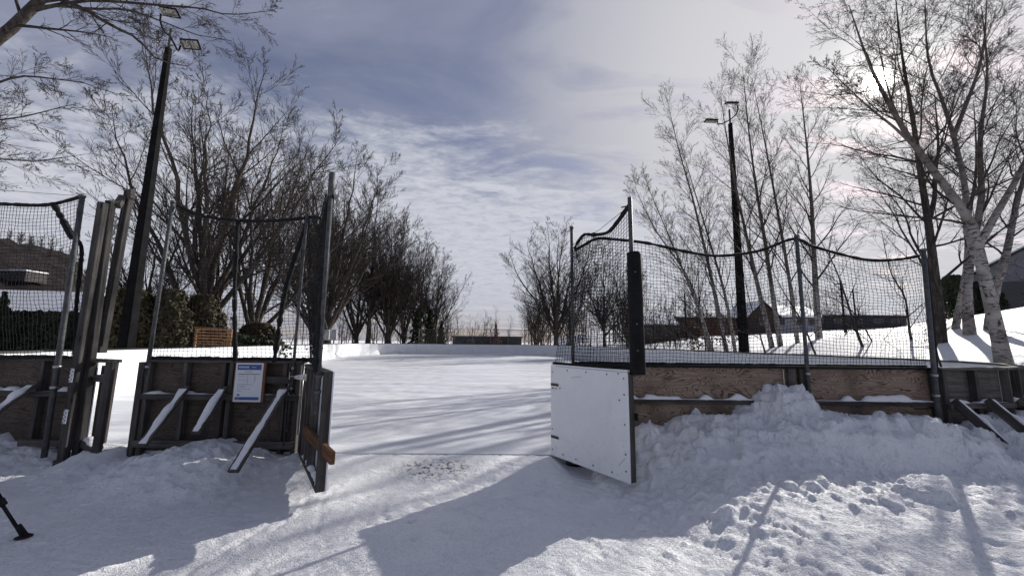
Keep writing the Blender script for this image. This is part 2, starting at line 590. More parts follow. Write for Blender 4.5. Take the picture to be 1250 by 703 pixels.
def snow_strip(name, p0, p1, w, h, parent=None, seed=0, step=0.04):
    """lumpy ridge of settled snow lying on a rail or brace"""
    rng = np.random.default_rng(seed)
    p0, p1 = np.array(p0, float), np.array(p1, float)
    L = np.linalg.norm(p1 - p0)
    n = max(5, int(L / step))
    X = (p1 - p0) / L
    S = np.cross([0, 0, 1.0], X)
    S /= np.linalg.norm(S) + 1e-9
    U = np.cross(X, S)
    if U[2] < 0:
        U = -U
    hh = np.interp(np.linspace(0, 1, n), np.linspace(0, 1, max(4, int(L / 0.16))), rng.uniform(0.45, 1.15, max(4, int(L / 0.16)))) * h
    hh += rng.normal(0, 0.05 * h, n)
    vn_ = vnoise(np.arange(n) * step / 0.15 + seed, np.zeros(n), seed)
    hh *= np.clip((vn_ - 0.22) * 2.6, 0.06, 1.1)
    hh *= np.minimum(1, np.minimum(np.arange(n), np.arange(n)[::-1]) / 2.0 * 0.6 + 0.12)
    ww = w * np.clip(0.50 + 0.55 * vn_ + 0.12 * rng.normal(0, 0.5, n), 0.35, 1.0)
    prof = [(-0.5, -0.02), (-0.5, 0.25), (-0.38, 0.72), (-0.12, 1.0), (0.2, 0.95), (0.42, 0.62), (0.5, 0.2), (0.5, -0.02)]
    V = []
    for i in range(n):
        c = p0 + X * L * i / (n - 1)
        for a, b in prof:
            V.append(c + S * a * ww[i] + U * (b * hh[i]))
    k = len(prof)
    F = [(i * k + j, i * k + j + 1, (i + 1) * k + j + 1, (i + 1) * k + j) for i in range(n - 1) for j in range(k - 1)]
    c0 = np.array(p0)
    me = np_mesh(name, np.array(V) - c0, F)
    return link(name, me, parent, MAT['softsnow'], Matrix.Translation(Vector(c0)))


# ------------------------------------------------------------------ rink frame
TH = 0.0
VF = 43.6
OX, OY = 0.0, 5.70
cU, sU = math.cos(TH), math.sin(TH)


def Wp(u, v, z=0.0):
    return Vector((OX + u * cU - v * sU, OY + u * sU + v * cU, z))


CORNERS = [(-9.95, 0.0, 4.0), (9.8, 0.0, 3.5), (6.2, 43.8, 8.0), (-17.7, 41.15, 7.0)]      # u, v, radius


def rink_parts(step=2.4, astep=1.15):
    """arcs and straights of the boards, counter clockwise: arc at corner i, then the straight to corner i+1"""
    arcs = []
    nC = len(CORNERS)
    for i in range(nC):
        p = Vector(CORNERS[i][:2]); r = CORNERS[i][2]
        a = (Vector(CORNERS[i - 1][:2]) - p).normalized()
        b = (Vector(CORNERS[(i + 1) % nC][:2]) - p).normalized()
        half = a.angle(b) / 2
        tl = r / math.tan(half)
        cen = p + (a + b).normalized() * (r / math.sin(half))
        A, B = p + a * tl - cen, p + b * tl - cen
        a0 = math.atan2(A.y, A.x); a1 = math.atan2(B.y, B.x)
        while a1 < a0:
            a1 += 2 * PI
        n = max(4, int(round((a1 - a0) * r / astep)))
        arcs.append([(cen.x + r * math.cos(a0 + (a1 - a0) * k / n), cen.y + r * math.sin(a0 + (a1 - a0) * k / n)) for k in range(n + 1)])
    lines = []
    for i in range(nC):
        a, b = arcs[i][-1], arcs[(i + 1) % nC][0]
        n = max(1, int(round(math.hypot(b[0] - a[0], b[1] - a[1]) / step)))
        lines.append([(a[0] + (b[0] - a[0]) * k / n, a[1] + (b[1] - a[1]) * k / n) for k in range(n + 1)])
    return arcs, lines


def rink_sd(u, v):
    """signed distance to the boards, negative inside"""
    arcs, lines = rink_parts(100, 0.6)
    pts = []
    for i in range(4):
        pts += arcs[i][:-1] + lines[i][:-1]
    d = np.full(u.shape, 1e9)
    inside = np.ones(u.shape, bool)
    for k in range(len(pts)):
        ax_, ay_ = pts[k]
        bx_, by_ = pts[(k + 1) % len(pts)]
        ex_, ey_ = bx_ - ax_, by_ - ay_
        t_ = np.clip(((u - ax_) * ex_ + (v - ay_) * ey_) / (ex_ * ex_ + ey_ * ey_), 0, 1)
        d = np.minimum(d, np.hypot(u - ax_ - t_ * ex_, v - ay_ - t_ * ey_))
        inside &= (ex_ * (v - ay_) - ey_ * (u - ax_)) > 0
    return np.where(inside, -d, d)


# ------------------------------------------------------------------ noise for the ground
def vnoise(x, y, seed=0):
    xi = np.floor(x).astype(np.int64)
    yi = np.floor(y).astype(np.int64)
    xf = x - xi
    yf = y - yi
    xf = xf * xf * xf * (xf * (xf * 6 - 15) + 10)
    yf = yf * yf * yf * (yf * (yf * 6 - 15) + 10)

    def h(a, b):
        n = (a * 374761393 + b * 668265263 + seed * 982451653) & 0xffffffff
        n = ((n ^ (n >> 13)) * 1274126177) & 0xffffffff
        n = n ^ (n >> 16)
        return (n & 0xffff) / 65535.0
    a, b, c, d = h(xi, yi), h(xi + 1, yi), h(xi, yi + 1), h(xi + 1, yi + 1)
    return (a * (1 - xf) + b * xf) * (1 - yf) + (c * (1 - xf) + d * xf) * yf


def fbm(x, y, seed=0, oct=4, rough=0.5):
    s, a, t = 0, 1.0, 0
    for i in range(oct):
        s = s + a * vnoise(x * 2 ** i, y * 2 ** i, seed + i * 17)
        t += a
        a *= rough
    return s / t


def sst(x, a, b):
    t = np.clip((x - a) / (b - a), 0, 1)
    return t * t * (3 - 2 * t)


def foot_v(u):
    return np.interp(u, [0.8, 1.6, 3.0, 4.5, 6.5, 10], [-1.10, -1.15, -1.22, -1.25, -1.35, -1.8])


def ground_z(x, y):
    x = np.asarray(x, float)
    y = np.asarray(y, float)
    u = (x - OX) * cU + (y - OY) * sU
    v = -(x - OX) * sU + (y - OY) * cU
    sd = rink_sd(u, v)
    fine = np.where((np.abs(x) < 14) & (y < 9), 1.0, 0.0)
    # broad terrain
    right = sst(u - v * 0.10, 5.0, 11.5) * sst(v, -1.0, 3.5)
    dist = np.maximum(sd, 0)
    left = sst(-u, 6.2, 10.5) * sst(v, -0.5, 4)
    far = sst(v, 30, 46)
    steep = 0.20 * (1 - sst(v, 7, 15)) + 0.075 * sst(v, 7, 15)
    zr = 1.16 + steep * np.minimum(dist, 11) + 0.055 * np.clip(dist - 11, 0, 60) + 0.35 * (fbm(x / 5, y / 5, 5, 3) - 0.5) * sst(dist, 0.3, 3)
    zl = 0.45 + 0.02 * np.minimum(dist, 60)
    z = -0.15 + (0.16 * sst(v, -4.2, -2.6) + 0.14 * sst(v, -3.0, -1.4)) * sst(u, 1.3, 2.6) + 0 * x
    z = z + (zl - z) * left
    z = z + (zr - z) * right
    z = np.where(v > 30, z + (0.5 - z) * far * (1 - sst(u, 6, 30)), z)
    z += (fbm(x / 9 + 3, y / 9, 9, 3) - 0.5) * 0.10
    # ramp of trodden snow up to the ice in the gateways
    gate = sst(u, -3.1, -2.8) * (1 - sst(u, 0.5, 0.9)) + sst(u, -5.9, -5.6) * (1 - sst(u, -5.3, -5.1))
    z = z + gate * 0.143 * sst(v, -1.0, -0.05) * (v < 0.3)
    # ploughed bank along the right hand wall
    wob = (fbm(u / 0.9, v / 0.9, 21, 4) - 0.5)
    A = np.interp(u, [0.6, 1.2, 1.7, 2.4, 3.0, 3.35, 3.65, 3.95, 4.15, 4.5, 5.0, 6.0, 7.5, 10, 14], [0.0, 0.36, 0.48, 0.40, 0.42, 0.58, 0.88, 0.76, 0.48, 0.34, 0.32, 0.30, 0.36, 0.6, 0.8])
    A2 = np.interp(u, [0.6, 1.2, 2.0, 3.0, 3.6, 4.4, 5.2, 6.0, 8.0, 12], [0.0, 0.12, 0.14, 0.18, 0.26, 0.33, 0.28, 0.18, 0.20, 0.45])
    CXR = 6.0
    vv = v - np.where(u > CXR, 3.5 - np.sqrt(np.maximum(3.5 ** 2 - np.clip(u - CXR, 0, 3.4) ** 2, 0)), 0)
    foot = foot_v(u) + wob * 0.50
    crest = foot + 0.42 + 0.3 * fbm(u / 0.7, v / 0.7, 29, 2)
    prof = sst(vv, foot, crest)
    wallward = sst(vv, -0.75, -0.10)
    bank = prof * (A2 + (A - A2) * wallward)
    bank = bank * (1 + 0.35 * wob) * sst(u, 0.95, 1.35)
    ridged = 1 - 2 * np.abs(fbm(u / 0.42 + 7, v / 0.42, 33, 4, 0.55) - 0.5)
    bank += prof * ((ridged - 0.82) * 0.30 + (fbm(u / 0.16, v / 0.16, 36, 3) - 0.5) * 0.07) * sst(u, 0.9, 1.4)
    # wind-smoothed slab, scooped on top, in front of the wall
    sx, sy = (u - 4.45) / 0.85, (v + 0.88) / 0.26
    rr = sx * sx + sy * sy
    bank += 0.22 * np.exp(-rr * rr) - 0.12 * np.exp(-(((u - 4.6) / 0.40) ** 2 + ((v + 0.85) / 0.10) ** 2))
    q_ = bank / 0.13 + 1.6 * fbm(u / 0.5, v / 0.5, 91, 3)
    fr = q_ - np.floor(q_)
    bank = bank + 0.13 * 0.75 * (sst(fr, 0.30, 0.62) - fr + 0.5) * prof
    right_front = sst(u, 0.95, 1.35) * (v < 0.6) * (sd > -0.3)
    z = z + bank * right_front * (1 - right)
    z = z + bank * 0.25 * right_front * right
    # left bank, piled round the braces
    AL = np.interp(u, [-10, -7.6, -6.6, -5.9, -5.3, -5.0, -4.6, -4.2, -3.8, -3.4, -3.1, -2.9, -2.7], [0.5, 0.42, 0.28, 0.10, 0.08, 0.10, 0.18, 0.27, 0.31, 0.22, 0.13, 0.06, 0.0])
    wl = (fbm(u / 0.6, v / 0.6, 41, 4) - 0.5)
    fl = np.interp(u, [-8, -5.8, -5.2, -4.4, -3.4, -2.9, -2.6], [-1.1, -0.7, -1.2, -1.7, -1.5, -0.9, -0.5]) + wl * 0.4
    ridl = 1 - 2 * np.abs(fbm(u / 0.36, v / 0.36, 43, 4, 0.55) - 0.5)
    bl_ = AL * sst(v, fl, fl + np.interp(u, [-8, -3.4, -2.8], [0.9, 0.9, 0.5])) * (1 + 0.5 * wl)
    bl_ += ((ridl - 0.82) * 0.20 + (fbm(u / 0.14, v / 0.14, 47, 3) - 0.5) * 0.06) * sst(v, fl, fl + 0.6) * sst(AL, 0.02, 0.3)
    z = z + bl_ * (v < 0.5) * (u < -2.6) * (1 - left)
    # trodden surface: lumps, boot prints, scrapes
    near = fine * (v < 0.25)
    tread = (fbm(x / 0.16, y / 0.16, 61, 4, 0.6) - 0.5)
    tread2 = (fbm((x * 0.8 + y * 0.6) / 0.10, (y * 0.8 - x * 0.6) / 0.34, 71, 3, 0.6) - 0.5)
    rough = 0.50 + 0.60 * sst(x, 0.8, 2.2) * 1.0
    tread3 = 1 - 2 * np.abs(vnoise(x / 0.075, y / 0.06, 66) - 0.5)
    z = z + near * rough * (tread * 0.026 + tread2 * 0.024 + (tread3 - 0.5) * 0.017)
    shelf = sst(np.abs(fbm(x / 0.5, y / 0.5, 81, 3) - 0.5), 0.0, 0.05)
    z = z - near * rough * (1 - shelf) * 0.014
    # clods thrown from the plough
    z = z + near * CLODS(x, y) if CLODS is not None else z
    # under the ice
    z = np.where(sd < -0.02, -0.35 + 0 * z, z)
    # long view: settle to a plain, with rising land on the right
    R = np.hypot(x, y)
    return z


CLODS = None
rs = np.random.default_rng(7)
clod = []
for i in range(1500):
    u = rs.uniform(1.0, 10.5)
    foot = float(foot_v(u))
    v = foot + rs.normal(-0.12, 0.30)
    if rs.random() < 0.30:
        v = foot - abs(rs.normal(0, 0.40))
    s = (0.014 + 0.05 * rs.random() ** 2.2) * (1.9 if rs.random() < 0.05 else 1)
    p = Wp(u, v)
    clod.append((p.x, p.y, s, s * rs.uniform(0.35, 0.8), rs.uniform(0, PI), rs.uniform(0.6, 1.6)))
for i in range(260):
    u = rs.uniform(-8, -2.8)
    v = rs.uniform(-1.3, -0.1)
    s = rs.uniform(0.02, 0.05)
    p = Wp(u, v)
    clod.append((p.x, p.y, s, s * 0.5, rs.uniform(0, PI), rs.uniform(0.7, 1.5)))
nblock = len(clod)
for i in range(420):
    u = rs.uniform(1.1, 9.5)
    v = float(foot_v(u)) + rs.uniform(-0.05, 0.95)
    s = rs.uniform(0.03, 0.10) * (1.5 if rs.random() < 0.15 else 1)
    p = Wp(u, v)
    clod.append((p.x, p.y, s, s * rs.uniform(0.25, 0.7), rs.uniform(0, PI), rs.uniform(0.7, 1.6)))
for i in range(110):
    u = rs.uniform(-8, -3.0)
    v = rs.uniform(-1.5, -0.15)
    s = rs.uniform(0.03, 0.085)
    p = Wp(u, v)
    clod.append((p.x, p.y, s, s * rs.uniform(0.25, 0.6), rs.uniform(0, PI), rs.uniform(0.7, 1.6)))
clod += [(3.97, 3.97, 0.17, 0.13, 0.3, 1.5), (3.45, 3.78, 0.10, 0.07, 0.9, 1.2), (4.25, 3.3, 0.05, 0.04, 0, 1.3), (3.1, 4.25, .12, .08, .4, 1.5), (5.3, 4.1, .16, .11, .2, 1.3), (5.9, 4.5, .2, .13, 2.2, 1.2), (2.3, 4.3, .1, .07, 1.2, 1.3)]

# ------------------------------------------------------------------ ground sheet
def axis(a, b, step, lo, hi, gr=1.16):
    core = list(np.arange(a, b + 1e-6, step))
    s, x, left_ = step, a, []
    while x > lo:
        s *= gr
        x -= s
        left_.append(x)
    s, x, right_ = step, core[-1], []
    while x < hi:
        s *= gr
        x += s
        right_.append(x)
    return np.array(left_[::-1] + core + right_)


ax = axis(-6.6, 8.4, 0.024, -900, 900, 1.05)
ay = axis(1.5, 6.6, 0.024, -60, 1500, 1.05)
GX, GY = np.meshgrid(ax, ay)
GZ = ground_z(GX, GY)
CL = np.zeros_like(GZ)
for ci, (cx, cy, s, hh, a, el) in enumerate(clod):
    i0, i1 = np.searchsorted(ax, [cx - 2 * s, cx + 2 * s])
    j0, j1 = np.searchsorted(ay, [cy - 2 * s, cy + 2 * s])
    if i1 <= i0 or j1 <= j0:
        continue
    X = GX[j0:j1, i0:i1] - cx
    Y = GY[j0:j1, i0:i1] - cy
    xr = (X * math.cos(a) + Y * math.sin(a)) / (s * el)
    yr = (-X * math.sin(a) + Y * math.cos(a)) / s
    rr = np.clip(1 - (xr * xr + yr * yr) * (0.45 + 1.3 * vnoise(GX[j0:j1, i0:i1] / (0.55 * s), GY[j0:j1, i0:i1] / (0.55 * s), 5)), 0, 1)
    CL[j0:j1, i0:i1] = np.maximum(CL[j0:j1, i0:i1], hh * (np.minimum(1, rr * 2.6) * (0.75 + 0.35 * xr) if ci >= nblock or ci % 3 == 0 else rr ** 0.5) * (rr > 0))
UU = (GX - OX) * cU + (GY - OY) * sU
VV = -(GX - OX) * sU + (GY - OY) * cU
GZ += CL * (VV < -0.12)
# boot prints
for i in range(420):
    cx, cy = rs.uniform(-4.5, 6.5), rs.uniform(1.9, 5.0)
    a = rs.uniform(-0.7, 0.7) + (PI if rs.random() < 0.5 else 0)
    i0, i1 = np.searchsorted(ax, [cx - 0.2, cx + 0.2])
    j0, j1 = np.searchsorted(ay, [cy - 0.2, cy + 0.2])
    X = GX[j0:j1, i0:i1] - cx
    Y = GY[j0:j1, i0:i1] - cy
    xr = X * math.cos(a) + Y * math.sin(a)
    yr = -X * math.sin(a) + Y * math.cos(a)
    e = (xr / 0.055) ** 2 + (yr / 0.15) ** 2
    GZ[j0:j1, i0:i1] += (-0.011 * np.clip(1.2 - e, 0, 1) + 0.006 * np.exp(-((e - 1.6) / 0.5) ** 2)) * rs.uniform(0.3, 1.0)
# scrapes and drag marks
for i in range(120):
    cx, cy = rs.uniform(-4.5, 6.5), rs.uniform(1.7, 5.2)
    a = rs.normal(-0.75, 0.35) if rs.random() < 0.65 else rs.uniform(0, PI)
    Lg, wg, dg_ = rs.uniform(0.2, 1.1), rs.uniform(0.012, 0.030), rs.uniform(0.004, 0.012)
    i0, i1 = np.searchsorted(ax, [cx - Lg, cx + Lg])
    j0, j1 = np.searchsorted(ay, [cy - Lg, cy + Lg])
    if i1 <= i0 or j1 <= j0:
        continue
    X = GX[j0:j1, i0:i1] - cx
    Y = GY[j0:j1, i0:i1] - cy
    xr = X * math.cos(a) + Y * math.sin(a)
    yr = -X * math.sin(a) + Y * math.cos(a) + 0.12 * xr * xr * rs.uniform(-1, 1)
    m_ = sst(Lg - np.abs(xr), 0, 0.15)
    GZ[j0:j1, i0:i1] += m_ * (-dg_ * np.exp(-(yr / wg) ** 2) + 0.5 * dg_ * np.exp(-((yr - 1.8 * wg) / wg) ** 2))
nx, ny = len(ax), len(ay)
V = np.stack([GX, GY, GZ], -1).reshape(-1, 3)
jj, ii = np.meshgrid(np.arange(ny - 1), np.arange(nx - 1), indexing='ij')
b0 = (jj * nx + ii).ravel()
F = np.stack([b0, b0 + 1, b0 + nx + 1, b0 + nx], 1)
gnd = link('snow_ground', np_mesh('snow_ground', V, F), None, MAT['snow'])
tag(gnd, kind='structure', label='trodden and ploughed snow covering the ground all round the rink')


def gz(x, y):
    """height of the built sheet at a point"""
    i = min(max(np.searchsorted(ax, x), 1), nx - 1)
    j = min(max(np.searchsorted(ay, y), 1), ny - 1)
    return float(GZ[j, i])


# ice sheet
arcs_, lines_ = rink_parts(2.4)
path_closed = []
for i in range(4):
    path_closed += arcs_[i][:-1] + lines_[i][:-1]
n = len(path_closed)
import bmesh
bm = bmesh.new()
pv = [bm.verts.new(Wp(u * 1.0, v, 0.0)) for u, v in path_closed]
bm.faces.new(pv)
lowv = [bm.verts.new(Wp(u, v, -0.12)) for u, v in path_closed]
for i in range(n):
    bm.faces.new((pv[i], lowv[i], lowv[(i + 1) % n], pv[(i + 1) % n]))
bmesh.ops.recalc_face_normals(bm, faces=bm.faces)
me = bpy.data.meshes.new('rink_ice')
bm.to_mesh(me)
bm.free()
tag(link('rink_ice', me, None, MAT['ice']), kind='structure', label='snowy white ice of the outdoor rink with skate marks')

# ------------------------------------------------------------------ rink boards
BH = 1.2


def board_panel(parent, a, b, back='dply', gap=0.006, th=0.022, z0=0.0, z1=BH, name='board_panel'):
    """one sheet: white towards the ice, bare plywood behind. a,b (u,v) with the ice on the left-hand side of a->b"""
    A, B = Wp(*a), Wp(*b)
    X = (B - A)
    L = X.length - gap
    X.normalize()
    N = Vector((0, 0, 1)).cross(X)          # towards the ice
    me = box_mesh(name, L, th, z1 - z0, 0.003)
    me.materials.append(MAT['board'])
    me.materials.append(MAT[back])
    for p in me.polygons:
        p.material_index = 1 if p.normal.y < -0.5 else 0
    c = (A + B) / 2 - N * th / 2 + Vector((0, 0, (z0 + z1) / 2))
    M = Matrix(((X.x, N.x, 0, c.x), (X.y, N.y, 0, c.y), (X.z, N.z, 1, c.z), (0, 0, 0, 1)))
    return link(name, me, parent, None, M)


def outn(a, b):
    d = Vector((b[0] - a[0], b[1] - a[1]))
    d.normalize()
    return (d.y, -d.x)          # away from the ice


# the long run of boards: right side, far end, left side
near_left_arc, near_right_arc = arcs_[0], arcs_[1]
rest = lines_[1] + arcs_[2][1:] + lines_[2][1:] + arcs_[3][1:] + lines_[3][1:]

tr = thing('rink_boards', 'long white rink boards running down both sides and round the far end of the ice', 'rink boards', Wp(10, 5))
for a, b in zip(rest[:-1], rest[1:]):
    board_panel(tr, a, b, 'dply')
    nn = outn(a, b)
    beam('top_cap', Wp(a[0] + nn[0] * 0.035, a[1] + nn[1] * 0.035, BH + 0.022), Wp(b[0] + nn[0] * 0.035, b[1] + nn[1] * 0.035, BH + 0.022), 0.11, 0.04, MAT['black'], tr)
    beam('stud', Wp(a[0] + nn[0] * 0.07, a[1] + nn[1] * 0.07, -0.1), Wp(a[0] + nn[0] * 0.07, a[1] + nn[1] * 0.07, BH), 0.09, 0.09, MAT['grey'], tr)


def back_frame(parent, a, b, studs, rail_z=0.75, seed=1, snow=True, rail_mat='grey', cap='grey', low_rail=True):
    """studs, rails and snow on the camera side of a straight run (u,v)"""
    nn = outn(a, b)
    ext = lambda p, d: (p[0] + nn[0] * d, p[1] + nn[1] * d)
    A, B = ext(a, 0.075), ext(b, 0.075)
    sd_ = Vector((Wp(*ext((0, 0), 1)) - Wp(0, 0)))
    for s in studs:
        q = (a[0] + (b[0] - a[0]) * s, a[1] + (b[1] - a[1]) * s)
        q = ext(q, 0.068)
        beam('stud', Wp(*q, -0.18), Wp(*q, BH - 0.002), 0.088, 0.06, MAT['grey'], parent, side=sd_)
    beam('top_cap', Wp(*ext(a, 0.04), BH + 0.02), Wp(*ext(b, 0.04), BH + 0.02), 0.15, 0.036, MAT[cap], parent)
    # mid rail runs between studs, proud of them by a little
    C, D = ext(a, 0.14), ext(b, 0.14)
    beam('rail', Wp(*C, rail_z), Wp(*D, rail_z), 0.05, 0.07, MAT[rail_mat], parent)
    if low_rail:
        beam('rail', Wp(*C, 0.12), Wp(*D, 0.12), 0.05, 0.09, MAT['grey'], parent)
    if snow:
        C, D = ext(a, 0.09), ext(b, 0.09)
        snow_strip('snow_cap', Wp(*C, rail_z + 0.03), Wp(*D, rail_z + 0.03), 0.13, 0.055, parent, seed)


def brace(parent, u, v0, z0, v1, z1, w=0.09, seed=0, t=0.04, n=(0, -1), name='brace'):
    """diagonal strut from the wall down to the ground, with snow lying on it"""
    a = Wp(u + n[0] * -v0, v0 if n == (0, -1) else v0, z0)
    b = Wp(u, v1, z1)
    a = Wp(u, v0, z0)
    o = beam(name, a, b, w, t, MAT['grey'], parent)
    d = (b - a).normalized()
    S = Vector((0, 0, 1)).cross(d).normalized()
    U_ = d.cross(S)
    if U_.z < 0:
        U_ = -U_
    snow_strip('snow_cap', a + U_ * t / 2 + d * 0.05, b + U_ * t / 2 - d * 0.02, w * 0.96, 0.045, o, seed)
    return o


# ---- left section between the side gateway and the main gateway
t = thing('board_wall', 'dark plywood back of the rink boards left of the wide gateway with the poster on it', 'rink boards', Wp(-4, 0))
ua, ub = -5.10, -2.92
for a, b in ((ua, -3.98), (-3.98, ub)):
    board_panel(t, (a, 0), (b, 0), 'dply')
L = ub - ua
back_frame(t, (ua, 0), (ub, 0), [(x - ua) / L for x in (-5.06, -4.54, -4.01, -3.90, -3.15, -2.96)], 0.74, 3, rail_mat='grey')
beam('rail', Wp(-3.72, -0.14, 0.98), Wp(-3.0, -0.14, 0.98), 0.04, 0.09, MAT['grey'], t)
beam('jamb', Wp(-5.14, -0.07, -0.15), Wp(-5.14, -0.07, BH + 0.002), 0.13, 0.08, MAT['grey'], t, side=(0, 1, 0))
brace(t, -4.46, -0.16, 0.88, -0.72, 0.24, 0.12, 11)
brace(t, -3.94, -0.16, 0.88, -0.58, 0.36, 0.11, 12)
brace(t, -3.10, -0.16, 0.88, -1.06, 0.06, 0.12, 13)
tube_obj('iron_rod', [Wp(-3.04, -0.2, 1.2), Wp(-3.02, -0.24, 0.55), Wp(-3.0, -0.26, 0.14)], 0.011, MAT['rust'], t)
tube_obj('iron_rod', [Wp(-3.22, -0.2, 0.9), Wp(-3.2, -0.28, 0.6), Wp(-3.19, -0.3, 0.2)], 0.007, MAT['rust'], t)
# ---- far left section
t = thing('board_wall', 'dark plywood back of the rink boards at the left edge behind the tripod leg', 'rink boards', Wp(-6.4, 0))
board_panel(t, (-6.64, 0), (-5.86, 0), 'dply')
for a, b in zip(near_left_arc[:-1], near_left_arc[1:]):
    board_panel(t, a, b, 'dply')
back_frame(t, (-6.64, 0), (-5.86, 0), (0.12, 0.95), 0.76, 7)
for i, (a, b) in enumerate(zip(near_left_arc[:-1], near_left_arc[1:])):
    back_frame(t, a, b, (0.02,), 0.76, 70 + i, low_rail=False)
brace(t, -6.56, -0.15, 0.90, -0.85, 0.30, 0.14, 21)
# ---- right section, straight
t = thing('board_wall', 'brown swirl-grained plywood back of the boards right of the gateway behind the snow bank', 'rink boards', Wp(3, 0))
for a, b in ((0.68, 1.45), (1.45, 3.86), (3.86, 4.10), (4.10, 6.0)):
    board_panel(t, (a, 0), (b, 0), 'ply')
nn = (0, -1)
beam('top_cap', Wp(0.68, -0.03, BH + 0.02), Wp(6.0, -0.03, BH + 0.02), 0.11, 0.036, MAT['black'], t)
beam('rail', Wp(0.75, -0.075, 0.74), Wp(5.95, -0.075, 0.74), 0.10, 0.06, MAT['grey'], t)
beam('rail', Wp(0.75, -0.06, 0.10), Wp(5.95, -0.06, 0.10), 0.07, 0.09, MAT['grey'], t)
snow_strip('snow_cap', Wp(1.2, -0.075, 0.770), Wp(5.93, -0.075, 0.770), 0.11, 0.075, t, 31)
for q in (0.80, 3.92, 4.08, 5.93):
    beam('stud', Wp(q, -0.06, -0.1), Wp(q, -0.06, 0.705), 0.07, 0.08, MAT['grey'], t, side=(0, 1, 0))
    beam('stud', Wp(q, -0.06, 0.775), Wp(q, -0.06, BH - 0.001), 0.07, 0.08, MAT['grey'], t, side=(0, 1, 0))
# ---- right corner
t = thing('board_wall', 'curving grey wooden back of the boards at the right with snowy slanting props', 'rink boards', Wp(7.4, 0.2))
for i, (a, b) in enumerate(zip(near_right_arc[:-1], near_right_arc[1:])):
    board_panel(t, a, b, 'grey')
    nn = outn(a, b)
    back_frame(t, a, b, (0.03, 0.52), 0.72, 40 + i, low_rail=True)
    if i < 4:
        for s in (0.05, 0.55):
            q = (a[0] + (b[0] - a[0]) * s, a[1] + (b[1] - a[1]) * s)
            A_ = Wp(q[0] + nn[0] * 0.16, q[1] + nn[1] * 0.16, 0.80)
            B_ = Wp(q[0] + nn[0] * 0.74, q[1] + nn[1] * 0.74, 0.18 + 0.12 * i)
            o = beam('brace', A_, B_, 0.04, 0.12, MAT['grey'], t)
            d = (B_ - A_).normalized()
            U_ = Vector((0, 0, 1)) - d * d.z
            U_.normalize()
            snow_strip('snow_cap', A_ + U_ * 0.06 + d * 0.03, B_ + U_ * 0.06, 0.06, 0.05, o, 90 + i)

# ------------------------------------------------------------------ gate leaves
def leaf_frame(hu, tu):
    h, q = Vector(hu), Vector(tu)
    X = (q - h)
    L = X.length
    X.normalize()
    return h, q, X, L, Vector((0, 0, 1)).cross(X)     # N: left side of hinge->tip


# right leaf: white side towards the gateway
h, q, X, L, N = leaf_frame((0.61, 5.72, 0), (1.37, 4.60, 0))
S = -N if N.x > 0 else N          # towards the gateway (-x)
Z = Vector((0, 0, 1))
t = thing('gate_leaf', 'open gate leaf with a scuffed white panel, right of the gateway', 'gate', h)
me = box_mesh('white_panel', L, 0.02, 1.2, 0.003)
c = (h + q) / 2 + Z * 0.60 + S * 0.05
Y_ = Z.cross(X)
link('white_panel', me, t, MAT['board'], Matrix(((X.x, Y_.x, 0, c.x), (X.y, Y_.y, 0, c.y), (X.z, Y_.z, 1, c.z), (0, 0, 0, 1))))
c0 = S * -0.005
beam('stud', q + c0 - X * 0.022 + Z * 0.0, q + c0 - X * 0.022 + Z * 1.2, 0.09, 0.042, MAT['grey'], t, side=S)
for a in (0.03, 0.5, 1.0):
    beam('stud', h + c0 + X * a + Z * 0.05, h + c0 + X * a + Z * 1.15, 0.09, 0.04, MAT['grey'], t, side=S)
beam('rail', h + c0 + Z * 0.025, q + c0 - X * 0.045 + Z * 0.025, 0.09, 0.04, MAT['grey'], t, side=S)
beam('rail', h + c0 + Z * 1.175, q + c0 - X * 0.045 + Z * 1.175, 0.09, 0.04, MAT['grey'], t, side=S)
beam('top_strip', h + S * 0.0 + Z * 1.215, q + Z * 1.215, 0.12, 0.022, MAT['board'], t, side=S)
latch = beam('latch', q - S * 0.07 + Z * 0.66, q - S * 0.07 + Z * 0.75, 0.03, 0.05, MAT['black'], t, side=S)
rb = random.Random(4)
bolts = [(0.04, z) for z in (0.08, 0.35, 0.9, 1.12)] + [(L - 0.05, z) for z in (0.12, 0.3, 0.62, 0.95, 1.13)] + \
        [(x, 0.06) for x in (0.25, 0.5, 0.8, 1.1)] + [(x, 1.16) for x in (0.35, 0.7, 1.05)] + [(0.12, 0.9), (0.2, 0.91), (0.07, 0.9), (L - 0.12, 0.88), (L - 0.13, 1.18)]
bolt_me = None
for bx_, bz_ in bolts:
    p_ = h + X * bx_ + S * 0.0615 + Z * bz_
    if bolt_me is None:
        o = tube_obj('bolt', [p_, p_ + S * 0.005], 0.0095, MAT['rust'], t, 6)
        bolt_me = o.data
        M0 = o.matrix_local.copy()
    else:
        o = link('bolt', bolt_me, t, None, Matrix.Translation(p_))
for hz in (0.25, 0.95):
    hh_ = beam('strap_hinge', h + S * 0.066 + X * 0.01 + Z * hz, h + S * 0.066 + X * 0.17 + Z * hz, 0.035, 0.006, MAT['rust'], t, side=Z)
for (xa, za, xb, zb) in ((1.20, 0.16, 1.29, 0.25), (0.42, 1.07, 0.62, 1.10)):
    beam('scrape', h + S * 0.0605 + X * xa + Z * za, h + S * 0.0605 + X * xb + Z * zb, 0.004, 0.001, MAT['ink'], t, side=X, ch=0)
